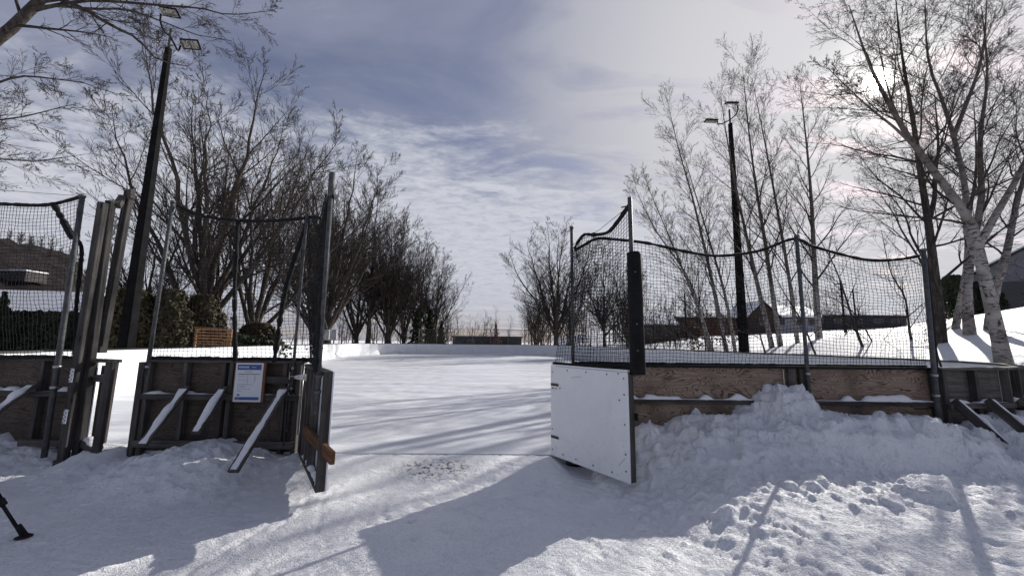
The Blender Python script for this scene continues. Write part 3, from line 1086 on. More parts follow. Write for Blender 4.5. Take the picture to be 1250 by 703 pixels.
# tip post and its foam cover
tube_obj('post', [q + X * 0.05 - S * 0.02 + Z * 1.16, q + X * 0.05 - S * 0.02 + Z * 3.28], 0.026, MAT['steel'], t, 10)
pc = q + X * 0.05 - S * 0.02 + Vector((0.03, 0, 0))
prof = [(1.18, 0.083), (1.22, 0.088), (1.7, 0.084), (2.2, 0.086), (2.57, 0.083), (2.60, 0.075), (2.60, 0.03)]
pad = tube_obj('foam_pad', [pc + Z * z for z, r in prof], [r for z, r in prof], MAT['foam'], t, 14)
for z in (1.45, 1.75, 2.35):
    tube_obj('grommet', [pc + Vector((-0.02, -0.083, z)), pc + Vector((-0.02, -0.092, z))], 0.011, MAT['steel'], pad, 8)
R_TIP = q + X * 0.05 - S * 0.02
R_HINGE = Vector((0.87, 5.62, 0))
RH, RQ = h.copy(), q.copy()

# left leaf: seen along its edge, bare frame to the left
h, q, X, L, N = leaf_frame((-2.86, 5.64, 0), (-1.93, 4.24, 0))
S = N if N.x > 0 else -N           # ice side, +x
t = thing('gate_leaf', 'open gate leaf seen edge-on with an orange plank across it, left of the gateway', 'gate', h)
me = box_mesh('white_panel', L, 0.018, 1.2, 0.003)
c = (h + q) / 2 + Z * 0.60 + S * 0.055
Y_ = Z.cross(X)
link('white_panel', me, t, MAT['board'], Matrix(((X.x, Y_.x, 0, c.x), (X.y, Y_.y, 0, c.y), (X.z, Y_.z, 1, c.z), (0, 0, 0, 1))))
beam('stud', q - X * 0.02 + Z * 0.0, q - X * 0.02 + Z * 1.2, 0.088, 0.04, MAT['grey'], t, side=S)
for a in (0.03, 0.32, 0.62, 0.92):
    beam('stud', h + X * a + Z * 0.05, h + X * a + Z * 1.15, 0.088, 0.045, MAT['grey'], t, side=S)
beam('rail', h + Z * 0.025, q - X * 0.042 + Z * 0.025, 0.088, 0.045, MAT['grey'], t, side=S)
beam('rail', h + Z * 1.177, q - X * 0.042 + Z * 1.177, 0.088, 0.045, MAT['grey'], t, side=S)
snow_strip('snow_cap', h + Z * 0.05 + X * 0.35, q + Z * 0.05 - X * 0.08, 0.08, 0.05, t, 55)
beam('orange_plank', h - S * 0.065 + X * 0.72 + Z * 0.44, q - S * 0.065 + X * 0.36 + Z * 0.41 + S * 0.10, 0.045, 0.12, MAT['new'], t)
st = h - S * 0.08 + X * 0.06
# T hinge
import bmesh
bm = bmesh.new()
hp = Wp(-3.05, -0.150, 1.02)
dirx = (Wp(1, 0) - Wp(0, 0)).normalized()
prof2 = [(0.0, -0.012), (0.0, 0.012), (0.06, 0.02), (0.20, 0.045), (0.25, 0.055), (0.25, -0.055), (0.20, -0.045), (0.06, -0.02)]
fr = [bm.verts.new(dirx * a + Z * b) for a, b in prof2]
bk = [bm.verts.new(dirx * a + Z * b + Vector((0, 0.006, 0))) for a, b in prof2]
bm.faces.new(fr)
bm.faces.new(bk[::-1])
for i in range(8):
    bm.faces.new((fr[i], bk[i], bk[(i + 1) % 8], fr[(i + 1) % 8]))
bmesh.ops.recalc_face_normals(bm, faces=bm.faces)
me = bpy.data.meshes.new('strap_hinge')
bm.to_mesh(me)
bm.free()
hg = link('strap_hinge', me, t, MAT['strap'], Matrix.Translation(hp))
for a in (0.05, 0.12, 0.19):
    tube_obj('screw', [hp + dirx * a - Vector((0, 0.004, 0)), hp + dirx * a + Vector((0, 0.002, 0))], 0.007, MAT['rust'], hg, 6)
tube_obj('hinge_pipe', [h - S * 0.05 + Z * 0.25 - X * 0.05, h - S * 0.05 + Z * 1.2 - X * 0.05], 0.017, MAT['strap'], t, 8)
L_TIP = q - S * 0.085 - X * 0.04
tube_obj('post', [L_TIP + Z * 0.78, L_TIP + Z * 3.38 + Vector((-0.02, 0, 0))], 0.024, MAT['steel'], t, 10)
tube_obj('post_cap', [L_TIP + Z * 3.12 + Vector((-0.02, 0, 0)), L_TIP + Z * 3.40 + Vector((-0.02, 0, 0))], 0.034, MAT['steel'], t, 10)
for z in (0.98, 1.14):
    tube_obj('clamp', [L_TIP + Z * z, L_TIP + Z * (z + 0.03)], 0.036, MAT['steel'], t, 10)
LH, LQ = h.copy(), q.copy()


# ------------------------------------------------------------------ net posts and nets
def post(label, p, z0, z1, r=0.024, lean=(0, 0), name='net_post', mat='steel'):
    t = thing(name, label, 'post', (p[0], p[1], z0))
    tube_obj('pipe', [(p[0], p[1], z0), (p[0] + lean[0] * .5, p[1] + lean[1] * .5, (z0 + z1) / 2), (p[0] + lean[0], p[1] + lean[1], z1)], r, MAT[mat], t, 10)
    tube_obj('cap', [(p[0] + lean[0], p[1] + lean[1], z1 - 0.01), (p[0] + lean[0], p[1] + lean[1], z1 + 0.025)], r * 1.25, MAT['steel'], t, 10)
    for zc in (0.85, 1.12):
        if zc > z0:
            f = (zc - z0) / (z1 - z0)
            tube_obj('clamp', [(p[0] + lean[0] * f, p[1] + lean[1] * f, zc), (p[0] + lean[0] * f, p[1] + lean[1] * f, zc + 0.035)], r * 1.35, MAT['strap'], t, 10)
    return t


def resamp(pts, n):
    pts = np.array(pts, float)
    d = np.r_[0, np.cumsum(np.linalg.norm(np.diff(pts, axis=0), axis=1))]
    tt = np.interp(np.linspace(0, d[-1], n), d, np.arange(len(pts)))
    return np.stack([catmull(pts[:, c], tt) if len(pts) > 2 else np.interp(tt, np.arange(len(pts)), pts[:, c]) for c in range(3)], 1), d[-1]


def netting(parent, top, bot, cell=0.05, r=0.003, seed=0, belly=0.05, skew=0.0, normal=(0, -1, 0), wob=0.010, sag_h=None):
    """knotted square netting hung between a top and a bottom edge"""
    rng = np.random.default_rng(seed)
    _, Lt = resamp(top, 4)
    _, Lb = resamp(bot, 4)
    n = int(max(Lt, Lb) / cell) + 1
    T, _ = resamp(top, n)
    B, _ = resamp(bot, n)
    Hm = np.linalg.norm(T - B, axis=1).max()
    m = int(Hm / cell) + 1
    s = np.linspace(0, 1, m)[:, None, None]
    S = T[None] * (1 - s) + B[None] * s            # (m,n,3)
    nv = np.array(normal, float)
    nv /= np.linalg.norm(nv)
    un = np.linspace(0, 1, n)[None, :]
    sm = s[:, :, 0]
    bl = np.sin(PI * sm) * (0.4 + 0.6 * np.sin(PI * un))
    gx_ = un * Lt
    wave = (fbm(gx_ / 0.45 + seed, sm * Hm / 0.6 + seed, seed, 3) - 0.5)
    S = S + nv * (belly * bl + 0.07 * wave * np.sin(PI * sm))[:, :, None]
    wave2 = (fbm(gx_ / 0.3 + seed, sm * Hm / 0.3, seed + 5, 3) - 0.5)
    wave3 = (fbm(gx_ / 0.3 + seed, sm * Hm / 0.3, seed + 9, 3) - 0.5)
    along = (T[-1] - T[0]) / np.linalg.norm(T[-1] - T[0])
    edge = np.sin(PI * sm) ** 0.5
    S = S + along * (wave2 * 0.05 * edge + skew * sm)[:, :, None] + np.array([0, 0, 1.0]) * (wave3 * 0.05 * edge)[:, :, None]
    S = S + rng.normal(0, wob * 0.35, S.shape) * edge[:, :, None]
    # twines hang a touch slack between the knots on the horizontals
    Pv = S.transpose(1, 0, 2)
    Ph = S
    V1, F1 = tubes(Pv, np.full(Pv.shape[:2], r), 3)
    V2, F2 = tubes(Ph, np.full(Ph.shape[:2], r), 3)
    V_ = np.vstack([V1, V2])
    F_ = np.vstack([F1, F2 + len(V1)])
    c = T[0].copy()
    me = np_mesh('netting', V_ - c, F_)
    return link('netting', me, parent, MAT['net'], Matrix.Translation(Vector(c)))


def rope(parent, pts, r=0.016, name='border_rope', sub=5, k=7, mat='black', seed=0):
    rng = np.random.default_rng(seed)
    P_, L_ = resamp(pts, max(6, int(np.linalg.norm(np.diff(np.array(pts, float), axis=0), axis=1).sum() / 0.05)))
    rr = 1.35 * r * (1 + 0.30 * rng.normal(0, 0.5, len(P_)))
    return tube_obj(name, P_, rr, MAT[mat], parent, k)


# right: long net over the wall
t = thing('safety_net', 'long black safety net above the brown plywood wall at right', 'net', Wp(1, 0, 1.2))
wl_ = lambda u, z, v=-0.02: tuple(Wp(u, v, z))
topR = [wl_(0.92, 2.88), wl_(1.06, 2.96), wl_(1.25, 3.06), wl_(1.55, 3.05), wl_(2.0, 3.0), wl_(2.56, 2.88), wl_(3.04, 2.82), wl_(3.64, 2.90), wl_(4.18, 3.09),
        wl_(4.48, 2.97), wl_(5.18, 2.79), wl_(5.65, 2.79), wl_(6.0, 2.85)]
botR = [wl_(0.86, 1.25), wl_(2.0, 1.25), wl_(3.5, 1.25), wl_(5, 1.25), wl_(5.90, 1.25)]
rope(t, topR, 0.017, seed=1)
rope(t, botR, 0.014, seed=2)
netting(t, topR, botR, 0.052, 0.0031, 3, 0.06)
# net over the open leaf
t = thing('safety_net', 'slack black net hung over the open white gate leaf, dark band slanting to its post', 'net', (R_HINGE.x, R_HINGE.y, 1.2))
tp = R_TIP
topG = [(R_HINGE.x + 0.03, 5.58, 2.88), (0.95, 5.52, 2.98), (1.02, 5.42, 3.05), (1.12, 5.22, 2.99), (1.24, 4.98, 2.96), (1.33, 4.78, 3.06), (tp.x, tp.y, 3.20)]
botG = [(0.60, 5.72, 1.24), (0.85, 5.36, 1.24), (1.1, 4.98, 1.24), (tp.x, tp.y + 0.05, 1.24)]
rope(t, topG, 0.018, seed=3)
rope(t, botG, 0.013, seed=4)
netting(t, topG, botG, 0.052, 0.0031, 8, -0.05, normal=(1, 0.5, 0), skew=0.06)
tube_obj('guy_line', [(tp.x, tp.y, 3.18), (1.15, 5.1, 3.02), (R_HINGE.x + 0.02, 5.6, 2.95)], 0.004, MAT['net'], t, 4)
tube_obj('hook', [(tp.x - 0.1, tp.y + 0.02, 3.16), (tp.x, tp.y, 3.18)], 0.009, MAT['rust'], t, 5)
post('thin steel post above the hinge of the white gate leaf', R_HINGE, 1.22, 3.20, 0.024)
post('steel net post midway along the long right-hand net', Wp(4.10, -0.15), 0.3, 3.10, 0.026, (0.06, 0.05))
post('dark steel post at the right end of the long net', Wp(5.76, -0.20), 0.1, 2.90, 0.030, (0.18, 0.05))
t = thing('post_padding', 'black padding strip laced down the last net post at right', 'padding', Wp(6.1, -0.16, 1.2))
tube_obj('strip', [Wp(5.90, -0.13, 1.12), Wp(5.95, -0.13, 1.9), Wp(6.0, -0.11, 2.80)], [0.03, 0.034, 0.026], MAT['black'], t, 8)

# left: net between the side gateway and the main gateway
t = thing('safety_net', 'black net with dark vertical straps above the poster wall left of the gateway', 'net', Wp(-4.5, 0, 1.2))
topL = [wl_(-5.00, 3.49, -.05), wl_(-4.66, 3.35, -.05), wl_(-4.05, 3.27, -.05), wl_(-3.45, 3.28, -.05), wl_(-3.03, 3.33, -.05)]
botL = [wl_(-5.12, 1.25, -.05), wl_(-3.9, 1.25, -.05), wl_(-2.80, 1.25, -.05)]
rope(t, topL, 0.022, seed=5)
rope(t, botL, 0.024, seed=6)
netting(t, topL, botL, 0.054, 0.0030, 12, 0.05)
rope(t, [wl_(-4.05, 3.27, -.09), wl_(-3.98, 2.3, -.11), wl_(-3.87, 1.22, -.09)], 0.024, 'strap', seed=7)
rope(t, [wl_(-3.03, 3.30, -.09), wl_(-3.08, 3.0, -.1), wl_(-3.23, 2.22, -.14), wl_(-3.32, 1.22, -.1)], 0.026, 'strap', seed=8)
for u_, z_ in ((-4.5, 3.33), (-4.3, 3.30), (-4.02, 2.8), (-3.96, 2.1), (-3.94, 1.75), (-3.26, 1.7), (-3.12, 2.6), (-3.6, 3.29), (-3.3, 3.31)):
    tube_obj('tie', [Wp(u_, -.135, z_ - 0.008), Wp(u_, -.135, z_ + 0.008)], 0.013, MAT['strap'], t, 6)
post('leaning steel net post at the left end of the poster wall', Wp(-5.08, -0.10), 1.0, 3.52, 0.026, (0.05, 0.0))
post('thin bright steel post behind the bunched net', Wp(-3.04, -0.12), 0.3, 3.36, 0.020, (0.02, 0.0))
# bunched net over the left leaf
t = thing('safety_net', 'bunched black net hanging on the tall post of the edge-on left gate leaf', 'net', (L_TIP.x, L_TIP.y, 1.2))
lt = L_TIP
topB = [tuple(Wp(-3.0, -0.08, 3.33)), (-2.75, 5.42, 3.25), (-2.55, 5.15, 3.05), (-2.35, 4.75, 3.05), (lt.x - 0.01, lt.y, 3.22)]
botB = [tuple(Wp(-2.85, -0.05, 1.26)), (-2.55, 5.2, 1.22), (-2.3, 4.8, 1.22), (lt.x - 0.02, lt.y, 1.2)]
rope(t, topB, 0.019, seed=9)
rope(t, [(lt.x, lt.y, 3.15), (lt.x - .05, lt.y + 0.06, 2.9), (lt.x - 0.035, lt.y + .02, 2.2), (lt.x - 0.03, lt.y, 1.2)], 0.026, 'edge_rope', seed=10)
rope(t, [(-2.45, 4.95, 3.03), (-2.28, 4.75, 2.5), (-2.40, 4.95, 1.95), (-2.52, 5.1, 1.5), (-2.25, 4.7, 1.22)], 0.021, 'edge_rope', seed=11)
rope(t, botB, 0.022, seed=12)
netting(t, topB, botB, 0.045, 0.0031, 14, 0.05, normal=(-1, -.6, 0), skew=0.05, wob=0.03)
netting(t, [(p[0] - 0.05, p[1] - 0.02, p[2] - 0.03) for p in topB], [(p[0] + 0.03, p[1] - 0.02, p[2]) for p in botB], 0.05, 0.0031, 17, -0.06, normal=(-1, -.6, 0), skew=-0.08, wob=0.03)

# far left net
t = thing('safety_net', 'black net sagging over the boards at the left edge of the picture', 'net', Wp(-6, -0.1, 1.2))
topF = [wl_(-9.0, 3.6, -.02), wl_(-7.9, 3.50, -.08), wl_(-7.4, 3.46, -.12), wl_(-6.85, 3.46, -.12), wl_(-6.34, 3.58, -.15)]
botF = [wl_(-9.0, 1.25, -.02), wl_(-7.6, 1.25, -.06), wl_(-6.8, 1.25, -.08), wl_(-6.00, 1.25, -.10)]
rope(t, topF, 0.020, seed=21)
rope(t, botF, 0.022, seed=22)
netting(t, topF, botF, 0.056, 0.0031, 19, 0.04)
rope(t, [wl_(-6.73, 3.46, -.15), wl_(-6.58, 3.27, -.16), wl_(-6.36, 2.95, -.16)], 0.030, 'strap', seed=23)
rope(t, [wl_(-6.36, 2.97, -.15), wl_(-6.22, 2.78, -.14), wl_(-6.18, 2.0, -.13), wl_(-6.10, 1.2, -.11)], 0.018, 'strap', seed=24)
post('long grey pipe rising from the snow to the far left net corner', Wp(-6.07, -0.32), -0.02, 3.56, 0.032, (-0.20, 0.12))
# overhead wire behind it
t = thing('wire', 'thin overhead wire running to the top of the far left net', 'wire', Wp(-6.3, -0.2, 3.6))
tube_obj('cable', [Wp(-10.5, -0.3, 3.95), Wp(-8, -0.2, 3.68), Wp(-6.3, -0.2, 3.57)], 0.003, MAT['black'], t, 4)

# ------------------------------------------------------------------ timber posts by the side gateway
def timber(label, p, z0, z1, w, th, lean=(0, 0)):
    t = thing('timber_post', label, 'post', (p[0], p[1], z0))
    beam('post', (p[0], p[1], z0), (p[0] + lean[0], p[1] + lean[1], z1), w, th, MAT['dgrey'], t, side=(1, 0.1, 0), ch=0.008)
    return t


pa = Wp(-5.86, -0.28)
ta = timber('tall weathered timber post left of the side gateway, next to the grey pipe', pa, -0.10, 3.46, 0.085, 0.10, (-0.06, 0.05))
for z in (0.50, 1.03):
    pl_ = beam('nail_plate', Vector((pa.x + 0.0, pa.y - 0.062, z - 0.09)), Vector((pa.x + 0.004, pa.y - 0.060, z + 0.09)), 0.05, 0.004, MAT['paper'], ta, side=(1, 0, 0), ch=0)
    for k_ in range(7):
        cx = pa.x + (0.012 if k_ % 2 else -0.012)
        cz = z - 0.075 + k_ * 0.025
        tube_obj('hole', [(cx, pa.y - 0.0665, cz), (cx, pa.y - 0.0685, cz)], 0.008, MAT['rust'], pl_, 6)
pb = Wp(-5.78, -0.18)
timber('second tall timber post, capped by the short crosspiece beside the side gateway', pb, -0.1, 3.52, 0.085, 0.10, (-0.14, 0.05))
pc_ = Wp(-5.97, 0.10)
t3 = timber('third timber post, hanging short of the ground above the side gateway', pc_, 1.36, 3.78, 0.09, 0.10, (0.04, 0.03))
beam('foot_block', Vector((pc_.x - 0.10, pc_.y, 1.36)), Vector((pc_.x + 0.06, pc_.y - 0.02, 1.36)), 0.10, 0.09, MAT['grey'], t3)
t = thing('crosspiece', 'short wooden crosspiece joining the tops of the tall timber posts', 'timber', (pb.x, pb.y, 3.5))
beam('timber', (pb.x - 0.10, pb.y + 0.11, 3.47), (pc_.x - 0.0, pc_.y - 0.02, 3.66), 0.08, 0.09, MAT['grey'], t)
beam('end_block', (pc_.x + 0.10, pc_.y - 0.025, 3.70), (pc_.x + 0.17, pc_.y - 0.04, 3.71), 0.07, 0.15, MAT['grey'], t)
t = thing('wire_mesh', 'narrow strip of wire netting strung between the tall timber posts', 'netting', (pb.x, pb.y, 1.4))
netting(t, [(pb.x + 0.02, pb.y + 0.08, 3.42), (pc_.x + 0.03, pc_.y, 3.6)], [(pb.x + 0.05, pb.y + 0.05, 1.5), (pc_.x, pc_.y, 1.5)], 0.05, 0.0016, 23, 0.03)
# boxed end frame
t = thing('end_frame', 'boxed lumber frame standing at the edge of the side gateway with snow inside', 'frame', Wp(-5.6, -0.3))
fA, fB = Wp(-5.74, -0.05), Wp(-5.42, -0.30)
beam('upright', Vector((fB.x, fB.y, -0.14)), Vector((fB.x + .02, fB.y, 1.20)), 0.12, 0.05, MAT['grey'], t, side=(1, -0.2, 0), ch=0.006)
beam('upright', Vector((fA.x, fA.y + .12, -0.10)), Vector((fA.x + .02, fA.y + .12, 1.20)), 0.06, 0.09, MAT['grey'], t, side=(1, 0, 0))
beam('top_rail', Vector((fA.x - 0.02, fA.y - .08, 1.22)), Vector((fB.x + 0.07, fB.y + 0.0, 1.22)), 0.16, 0.04, MAT['grey'], t)
beam('shelf', Vector((fA.x, fA.y - .05, 0.98)), Vector((fB.x - .03, fB.y + .04, 0.98)), 0.10, 0.09, MAT['grey'], t)
beam('shelf', Vector((fA.x - 0.1, fA.y - .05, 0.14)), Vector((fB.x - .03, fB.y + .04, 0.06)), 0.12, 0.08, MAT['grey'], t)
beam('foot_rail', Vector((pa.x, pa.y - 0.1, -0.08)), Vector((fB.x - .03, fB.y - .04, -0.10)), 0.05, 0.10, MAT['grey'], t)
snow_strip('snow_cap', (fA.x - 0.02, fA.y - .05, 0.17), (fB.x - .05, fB.y + .02, 0.10), 0.13, 0.10, t, 77)
beam('back_sheet', Wp(-5.84, 0.02, 0.55), Wp(-5.64, 0.02, 0.55), 1.18, 0.015, MAT['dply'], t, side=(0, 0, 1))
# threshold of the side gateway
t = thing('threshold_board', 'dark board lying across the foot of the narrow side gateway', 'board', Wp(-5.5, -0.05, 0))
beam('plank', Wp(-5.75, -0.04, 0.0), Wp(-5.19, -0.04, 0.01), 0.05, 0.10, MAT['grey'], t)

# ------------------------------------------------------------------ poster
pw, ph = 0.385, 0.53
c = Wp(-3.58, -0.185, 0.95)
ex = (Wp(1, 0) - Wp(0, 0)).normalized()
ey = Vector((0, 0, 1)).cross(ex)   # into the wall


def card(name, cx, cz, w, h_, d, parent, mat, th=0.002):
    me = box_mesh(name, w, th, h_)
    p_ = c + ex * cx + Z * cz - ey * d
    return link(name, me, parent, MAT[mat], Matrix(((ex.x, ey.x, 0, p_.x), (ex.y, ey.y, 0, p_.y), (0, 0, 1, p_.z), (0, 0, 0, 1))))


t = thing('notice_board', 'blue and white poster sheet on a plywood backing hung on the dark wall', 'notice', c)
card('backing', 0, 0, pw + 0.04, ph, 0.0, t, 'new', 0.02)
sheet = card('sheet', -0.008, 0.0, pw - 0.01, ph - 0.012, 0.0125, t, 'paper', 0.003)
hd = card('header', -0.008, 0.202, pw - 0.062, 0.072, 0.0155, sheet, 'blue')
ft = card('footer', -0.008, -0.215, pw - 0.062, 0.040, 0.0155, sheet, 'blue')


def text(body, size, cx, cz, d, parent, mat, bold=0.0):
    cu = bpy.data.curves.new('lettering', 'FONT')
    cu.body = body
    cu.size = size
    cu.align_x = 'LEFT'
    cu.offset = bold
    cu.extrude = 0.0004
    o = bpy.data.objects.new('lettering', cu)
    COL.objects.link(o)
    dg = bpy.context.evaluated_depsgraph_get()
    me = bpy.data.meshes.new_from_object(o.evaluated_get(dg))
    bpy.data.objects.remove(o)
    me.materials.clear()
    p_ = c + ex * cx + Z * cz - ey * d
    return link('lettering', me, parent, MAT[mat], Matrix(((ex.x, 0, -ey.x, p_.x), (ex.y, 0, -ey.y, p_.y), (0, 1, 0, p_.z), (0, 0, 0, 1))))


text('HORAIRE', 0.034, -0.155, 0.192, 0.0175, sheet, 'white', 0.0012)
text('Patin', 0.030, 0.025, 0.194, 0.0175, sheet, 'white')
text('PATINAGE LIBRE', 0.0135, -0.065, 0.138, 0.0152, sheet, 'ink', 0.0003)
text('Lundi au vendredi', 0.012, -0.155, 0.078, 0.0152, sheet, 'ink')
text('Samedi et dimanche', 0.012, -0.155, 0.030, 0.0152, sheet, 'ink')
hrs = ['8 h', '9 h', '10 h', '13 h', '15 h', '18 h', '20 h']
for i, s_ in enumerate(hrs):
    text(s_, 0.012, -0.035, 0.085 - i * 0.0145, 0.0152, sheet, 'ink')
    text(hrs[-1 - i], 0.012, 0.065, 0.085 - i * 0.0145, 0.0152, sheet, 'ink')
card('rule', -0.008, 0.108, 0.30, 0.010, 0.0145, sheet, 'ink')
for z_, w_, x_ in ((-0.032, 0.27, -0.02), (-0.058, 0.20, -0.055), (-0.088, 0.26, -0.025), (-0.118, 0.10, -0.105)):
    text({-0.032: 'Port du casque recommandé pour tous', -0.058: 'Aucun hockey pendant', -0.088: 'Fermé en cas de pluie ou de redoux', -0.118: 'Information'}[z_], 0.0125, x_ - w_ / 2, z_, 0.0152, sheet, 'ink', 0.0002)
card('logo', -0.13, -0.168, 0.035, 0.022, 0.0145, sheet, 'blue')
text('ville.ca', 0.016, -0.15, -0.222, 0.0175, sheet, 'white')

# ------------------------------------------------------------------ floodlight poles
def flood(label, x, y, z0, H, w, heads, lean=(0, 0)):
    t = thing('floodlight_pole', label, 'light pole', (x, y, z0))
    w2 = w * 0.46
    top = Vector((x + lean[0], y + lean[1], H))
    # tapered square mast
    bmm = bmesh.new()
    vb = [bmm.verts.new((x + sx * w / 2, y + sy * w / 2, z0)) for sx, sy in ((-1, -1), (1, -1), (1, 1), (-1, 1))]
    vt = [bmm.verts.new((top.x + sx * w2 / 2, top.y + sy * w2 / 2, H)) for sx, sy in ((-1, -1), (1, -1), (1, 1), (-1, 1))]
    for i in range(4):
        bmm.faces.new((vb[i], vb[(i + 1) % 4], vt[(i + 1) % 4], vt[i]))
    bmm.faces.new(vt)
    bmm.faces.new(vb[::-1])
    bmesh.ops.bevel(bmm, geom=[e for e in bmm.edges], offset=w * 0.07, segments=1, affect='EDGES')
    for v_ in bmm.verts:
        v_.co -= Vector((x, y, z0))
    me = bpy.data.meshes.new('pole')
    bmm.to_mesh(me)
    bmm.free()
    link('pole', me, t, MAT['pole'], Matrix.Translation((x, y, z0)))
    tube_obj('mast_pipe', [top - Z * 0.1, top + Z * 0.75], 0.045, MAT['steel'], t, 8)
    for arm, hc, yaw, tilt, roll_ in heads:
        tube_obj('arm', [top + Vector(a) for a in arm], 0.03, MAT['pole'], t, 6, sub=3)
        R_ = Matrix.Rotation(yaw, 4, 'Z') @ Matrix.Rotation(tilt, 4, 'X') @ Matrix.Rotation(roll_, 4, 'Y')
        pc = top + Vector(hc)
        M = Matrix.Translation(pc) @ R_
        hd_ = link('floodlight', box_mesh('floodlight', 0.62, 0.34, 0.07, 0.015), t, MAT['pole'], M)
        for ix in range(4):
            link('lens', box_mesh('lens', 0.125, 0.25, 0.012), hd_, MAT['lamp'], M @ Matrix.Translation(((ix - 1.5) * 0.14, 0.0, -0.04)))
        for ix in range(7):
            link('cooling_fin', box_mesh('cooling_fin', 0.012, 0.26, 0.05), hd_, MAT['pole'], M @ Matrix.Translation(((ix - 3) * 0.075, 0, 0.06)))
    return t


flood('tall dark floodlight pole beyond the side gateway, left of the big bare maple', -12.58, 13.0, 0.1, 12.0, 0.36,
      [([(0, 0, 0.45), (-0.25, 0, 0.65), (-0.44, 0, 1.05), (-0.46, 0, 1.35)], (-0.14, 0.0, 1.44), 0.15, -0.45, 0.12),
       ([(0, 0, 0.45), (0.2, 0, 0.12), (0.36, 0, -0.12), (0.42, 0, 0.1)], (0.78, 0, 0.14), 0.1, -0.75, -0.03)], (0.0, 0))
flood('tall dark floodlight pole among the birches beyond the right-hand net', 11.05, 18.9, 0.2, 12.8, 0.36,
      [([(0, 0, 0.2), (0.3, 0, 0.45), (0.45, 0, 0.75), (0.44, 0, 1.0)], (0.16, 0, 1.12), -0.2, 0.35, 0.12),
       ([(0, 0, 0.2), (-0.35, 0, 0.0), (-0.62, 0, -0.05), (-0.64, 0, 0.1)], (-0.98, 0, 0.12), -0.1, 0.05, 0.1)], (0.1, 0))

# ------------------------------------------------------------------ tripod at the left edge
ft_ = Vector((-4.10, 3.58, gz(-4.10, 3.58)))
apex = Vector((-5.10, 3.43, 1.25))
t = thing('tripod', 'black tripod leg with a rubber foot standing on the shaded snow at the left edge', 'tripod', ft_)


def leg(foot):
    d = (apex - foot).normalized()
    a = foot + d * 0.34
    lg = beam('leg', a, apex, 0.045, 0.035, MAT['pole'], t, ch=0.006)
    tube_obj('lower_tube', [foot + d * 0.05, a + d * 0.1], 0.012, MAT['black'], lg, 8)
    beam('clamp', a - d * 0.02, a + d * 0.05, 0.055, 0.045, MAT['black'], lg, ch=0.008)
    r_ = tube_obj('rubber_foot', [foot + Z * 0.0, foot + Z * 0.012, foot + Z * 0.022, foot + d * 0.10 + Z * 0.02], [0.05, 0.052, 0.024, 0.02], MAT['black'], lg, 12)
    tube_obj('foot_pin', [foot + Vector((0.03, -0.02, 0.02)), foot + Vector((0.03, -0.02, 0.035)) + d * 0.09], 0.014, MAT['black'], lg, 8)
    tube_obj('red_ring', [foot + Z * 0.004, foot + Z * 0.010], 0.056, MAT['red'], lg, 12)


leg(ft_)
leg(Vector((-5.7, 4.2, gz(-5.7, 4.2))))
leg(Vector((-5.6, 2.3, gz(-5.6, 2.3))))
tube_obj('centre_column', [apex - Z * 0.2, apex + Z * 0.25], 0.016, MAT['black'], t, 8)
beam('head', apex + Vector((-0.04, 0, 0.27)), apex + Vector((0.05, 0, 0.27)), 0.06, 0.05, MAT['pole'], t)


# ------------------------------------------------------------------ trees
def grow_level(rng, P_, R_, m, t0, ang, ratio, n, wander, trop, rr, taper=0.55, tmax=1.0, lmin=0.0, side=None):
    B, np_, _ = P_.shape
    seg = np.linalg.norm(np.diff(P_, axis=1), axis=2).sum(axis=1)
    k = np.arange(m)[None, :]
    tt = t0 + (tmax - t0) * ((k + rng.random((B, m))) / m)
    f = tt * (np_ - 1)
    i = np.clip(f.astype(int), 0, np_ - 2)
    w = (f - i)[..., None]
    bi = np.arange(B)[:, None]
    pos = P_[bi, i] * (1 - w) + P_[bi, i + 1] * w
    T = P_[bi, i + 1] - P_[bi, i]
    T /= np.linalg.norm(T, axis=2, keepdims=True) + 1e-9
    r = R_[bi, i] * (1 - w[..., 0]) + R_[bi, i + 1] * w[..., 0]
    az = rng.random((B, 1)) * 2 * PI + k * 2.4 + rng.normal(0, 0.35, (B, m))
    ref = np.where(np.abs(T[..., 2:3]) < 0.9, np.array([0, 0, 1.0]), np.array([1.0, 0, 0]))
    A = np.cross(T, ref)
    A /= np.linalg.norm(A, axis=2, keepdims=True) + 1e-9
    Bv = np.cross(T, A)
    perp = A * np.cos(az)[..., None] + Bv * np.sin(az)[..., None]
    a = rng.normal(ang, 0.14, (B, m))[..., None]
    d = T * np.cos(a) + perp * np.sin(a)
    L_ = seg[:, None] * ratio * (1 - taper * tt) * rng.uniform(0.65, 1.25, (B, m))
    L_ = np.maximum(L_, lmin)
    pos = pos.reshape(-1, 3)
    d = d.reshape(-1, 3)
    L_ = L_.reshape(-1)
    r = np.minimum(r.reshape(-1) * rr, 0.019 * L_ + 0.0035)
    N_ = len(pos)
    out = np.zeros((N_, n, 3))
    out[:, 0] = pos
    for q_ in range(1, n):
        d = d + rng.normal(0, wander, (N_, 3)) + np.array([0, 0, trop])
        d /= np.linalg.norm(d, axis=1, keepdims=True)
        out[:, q_] = out[:, q_ - 1] + d * (L_ / (n - 1))[:, None]
    s = np.linspace(0, 1, n)[None, :]
    RR = np.maximum(r[:, None] * (1 - 0.86 * s), 0.0020)
    return out, RR


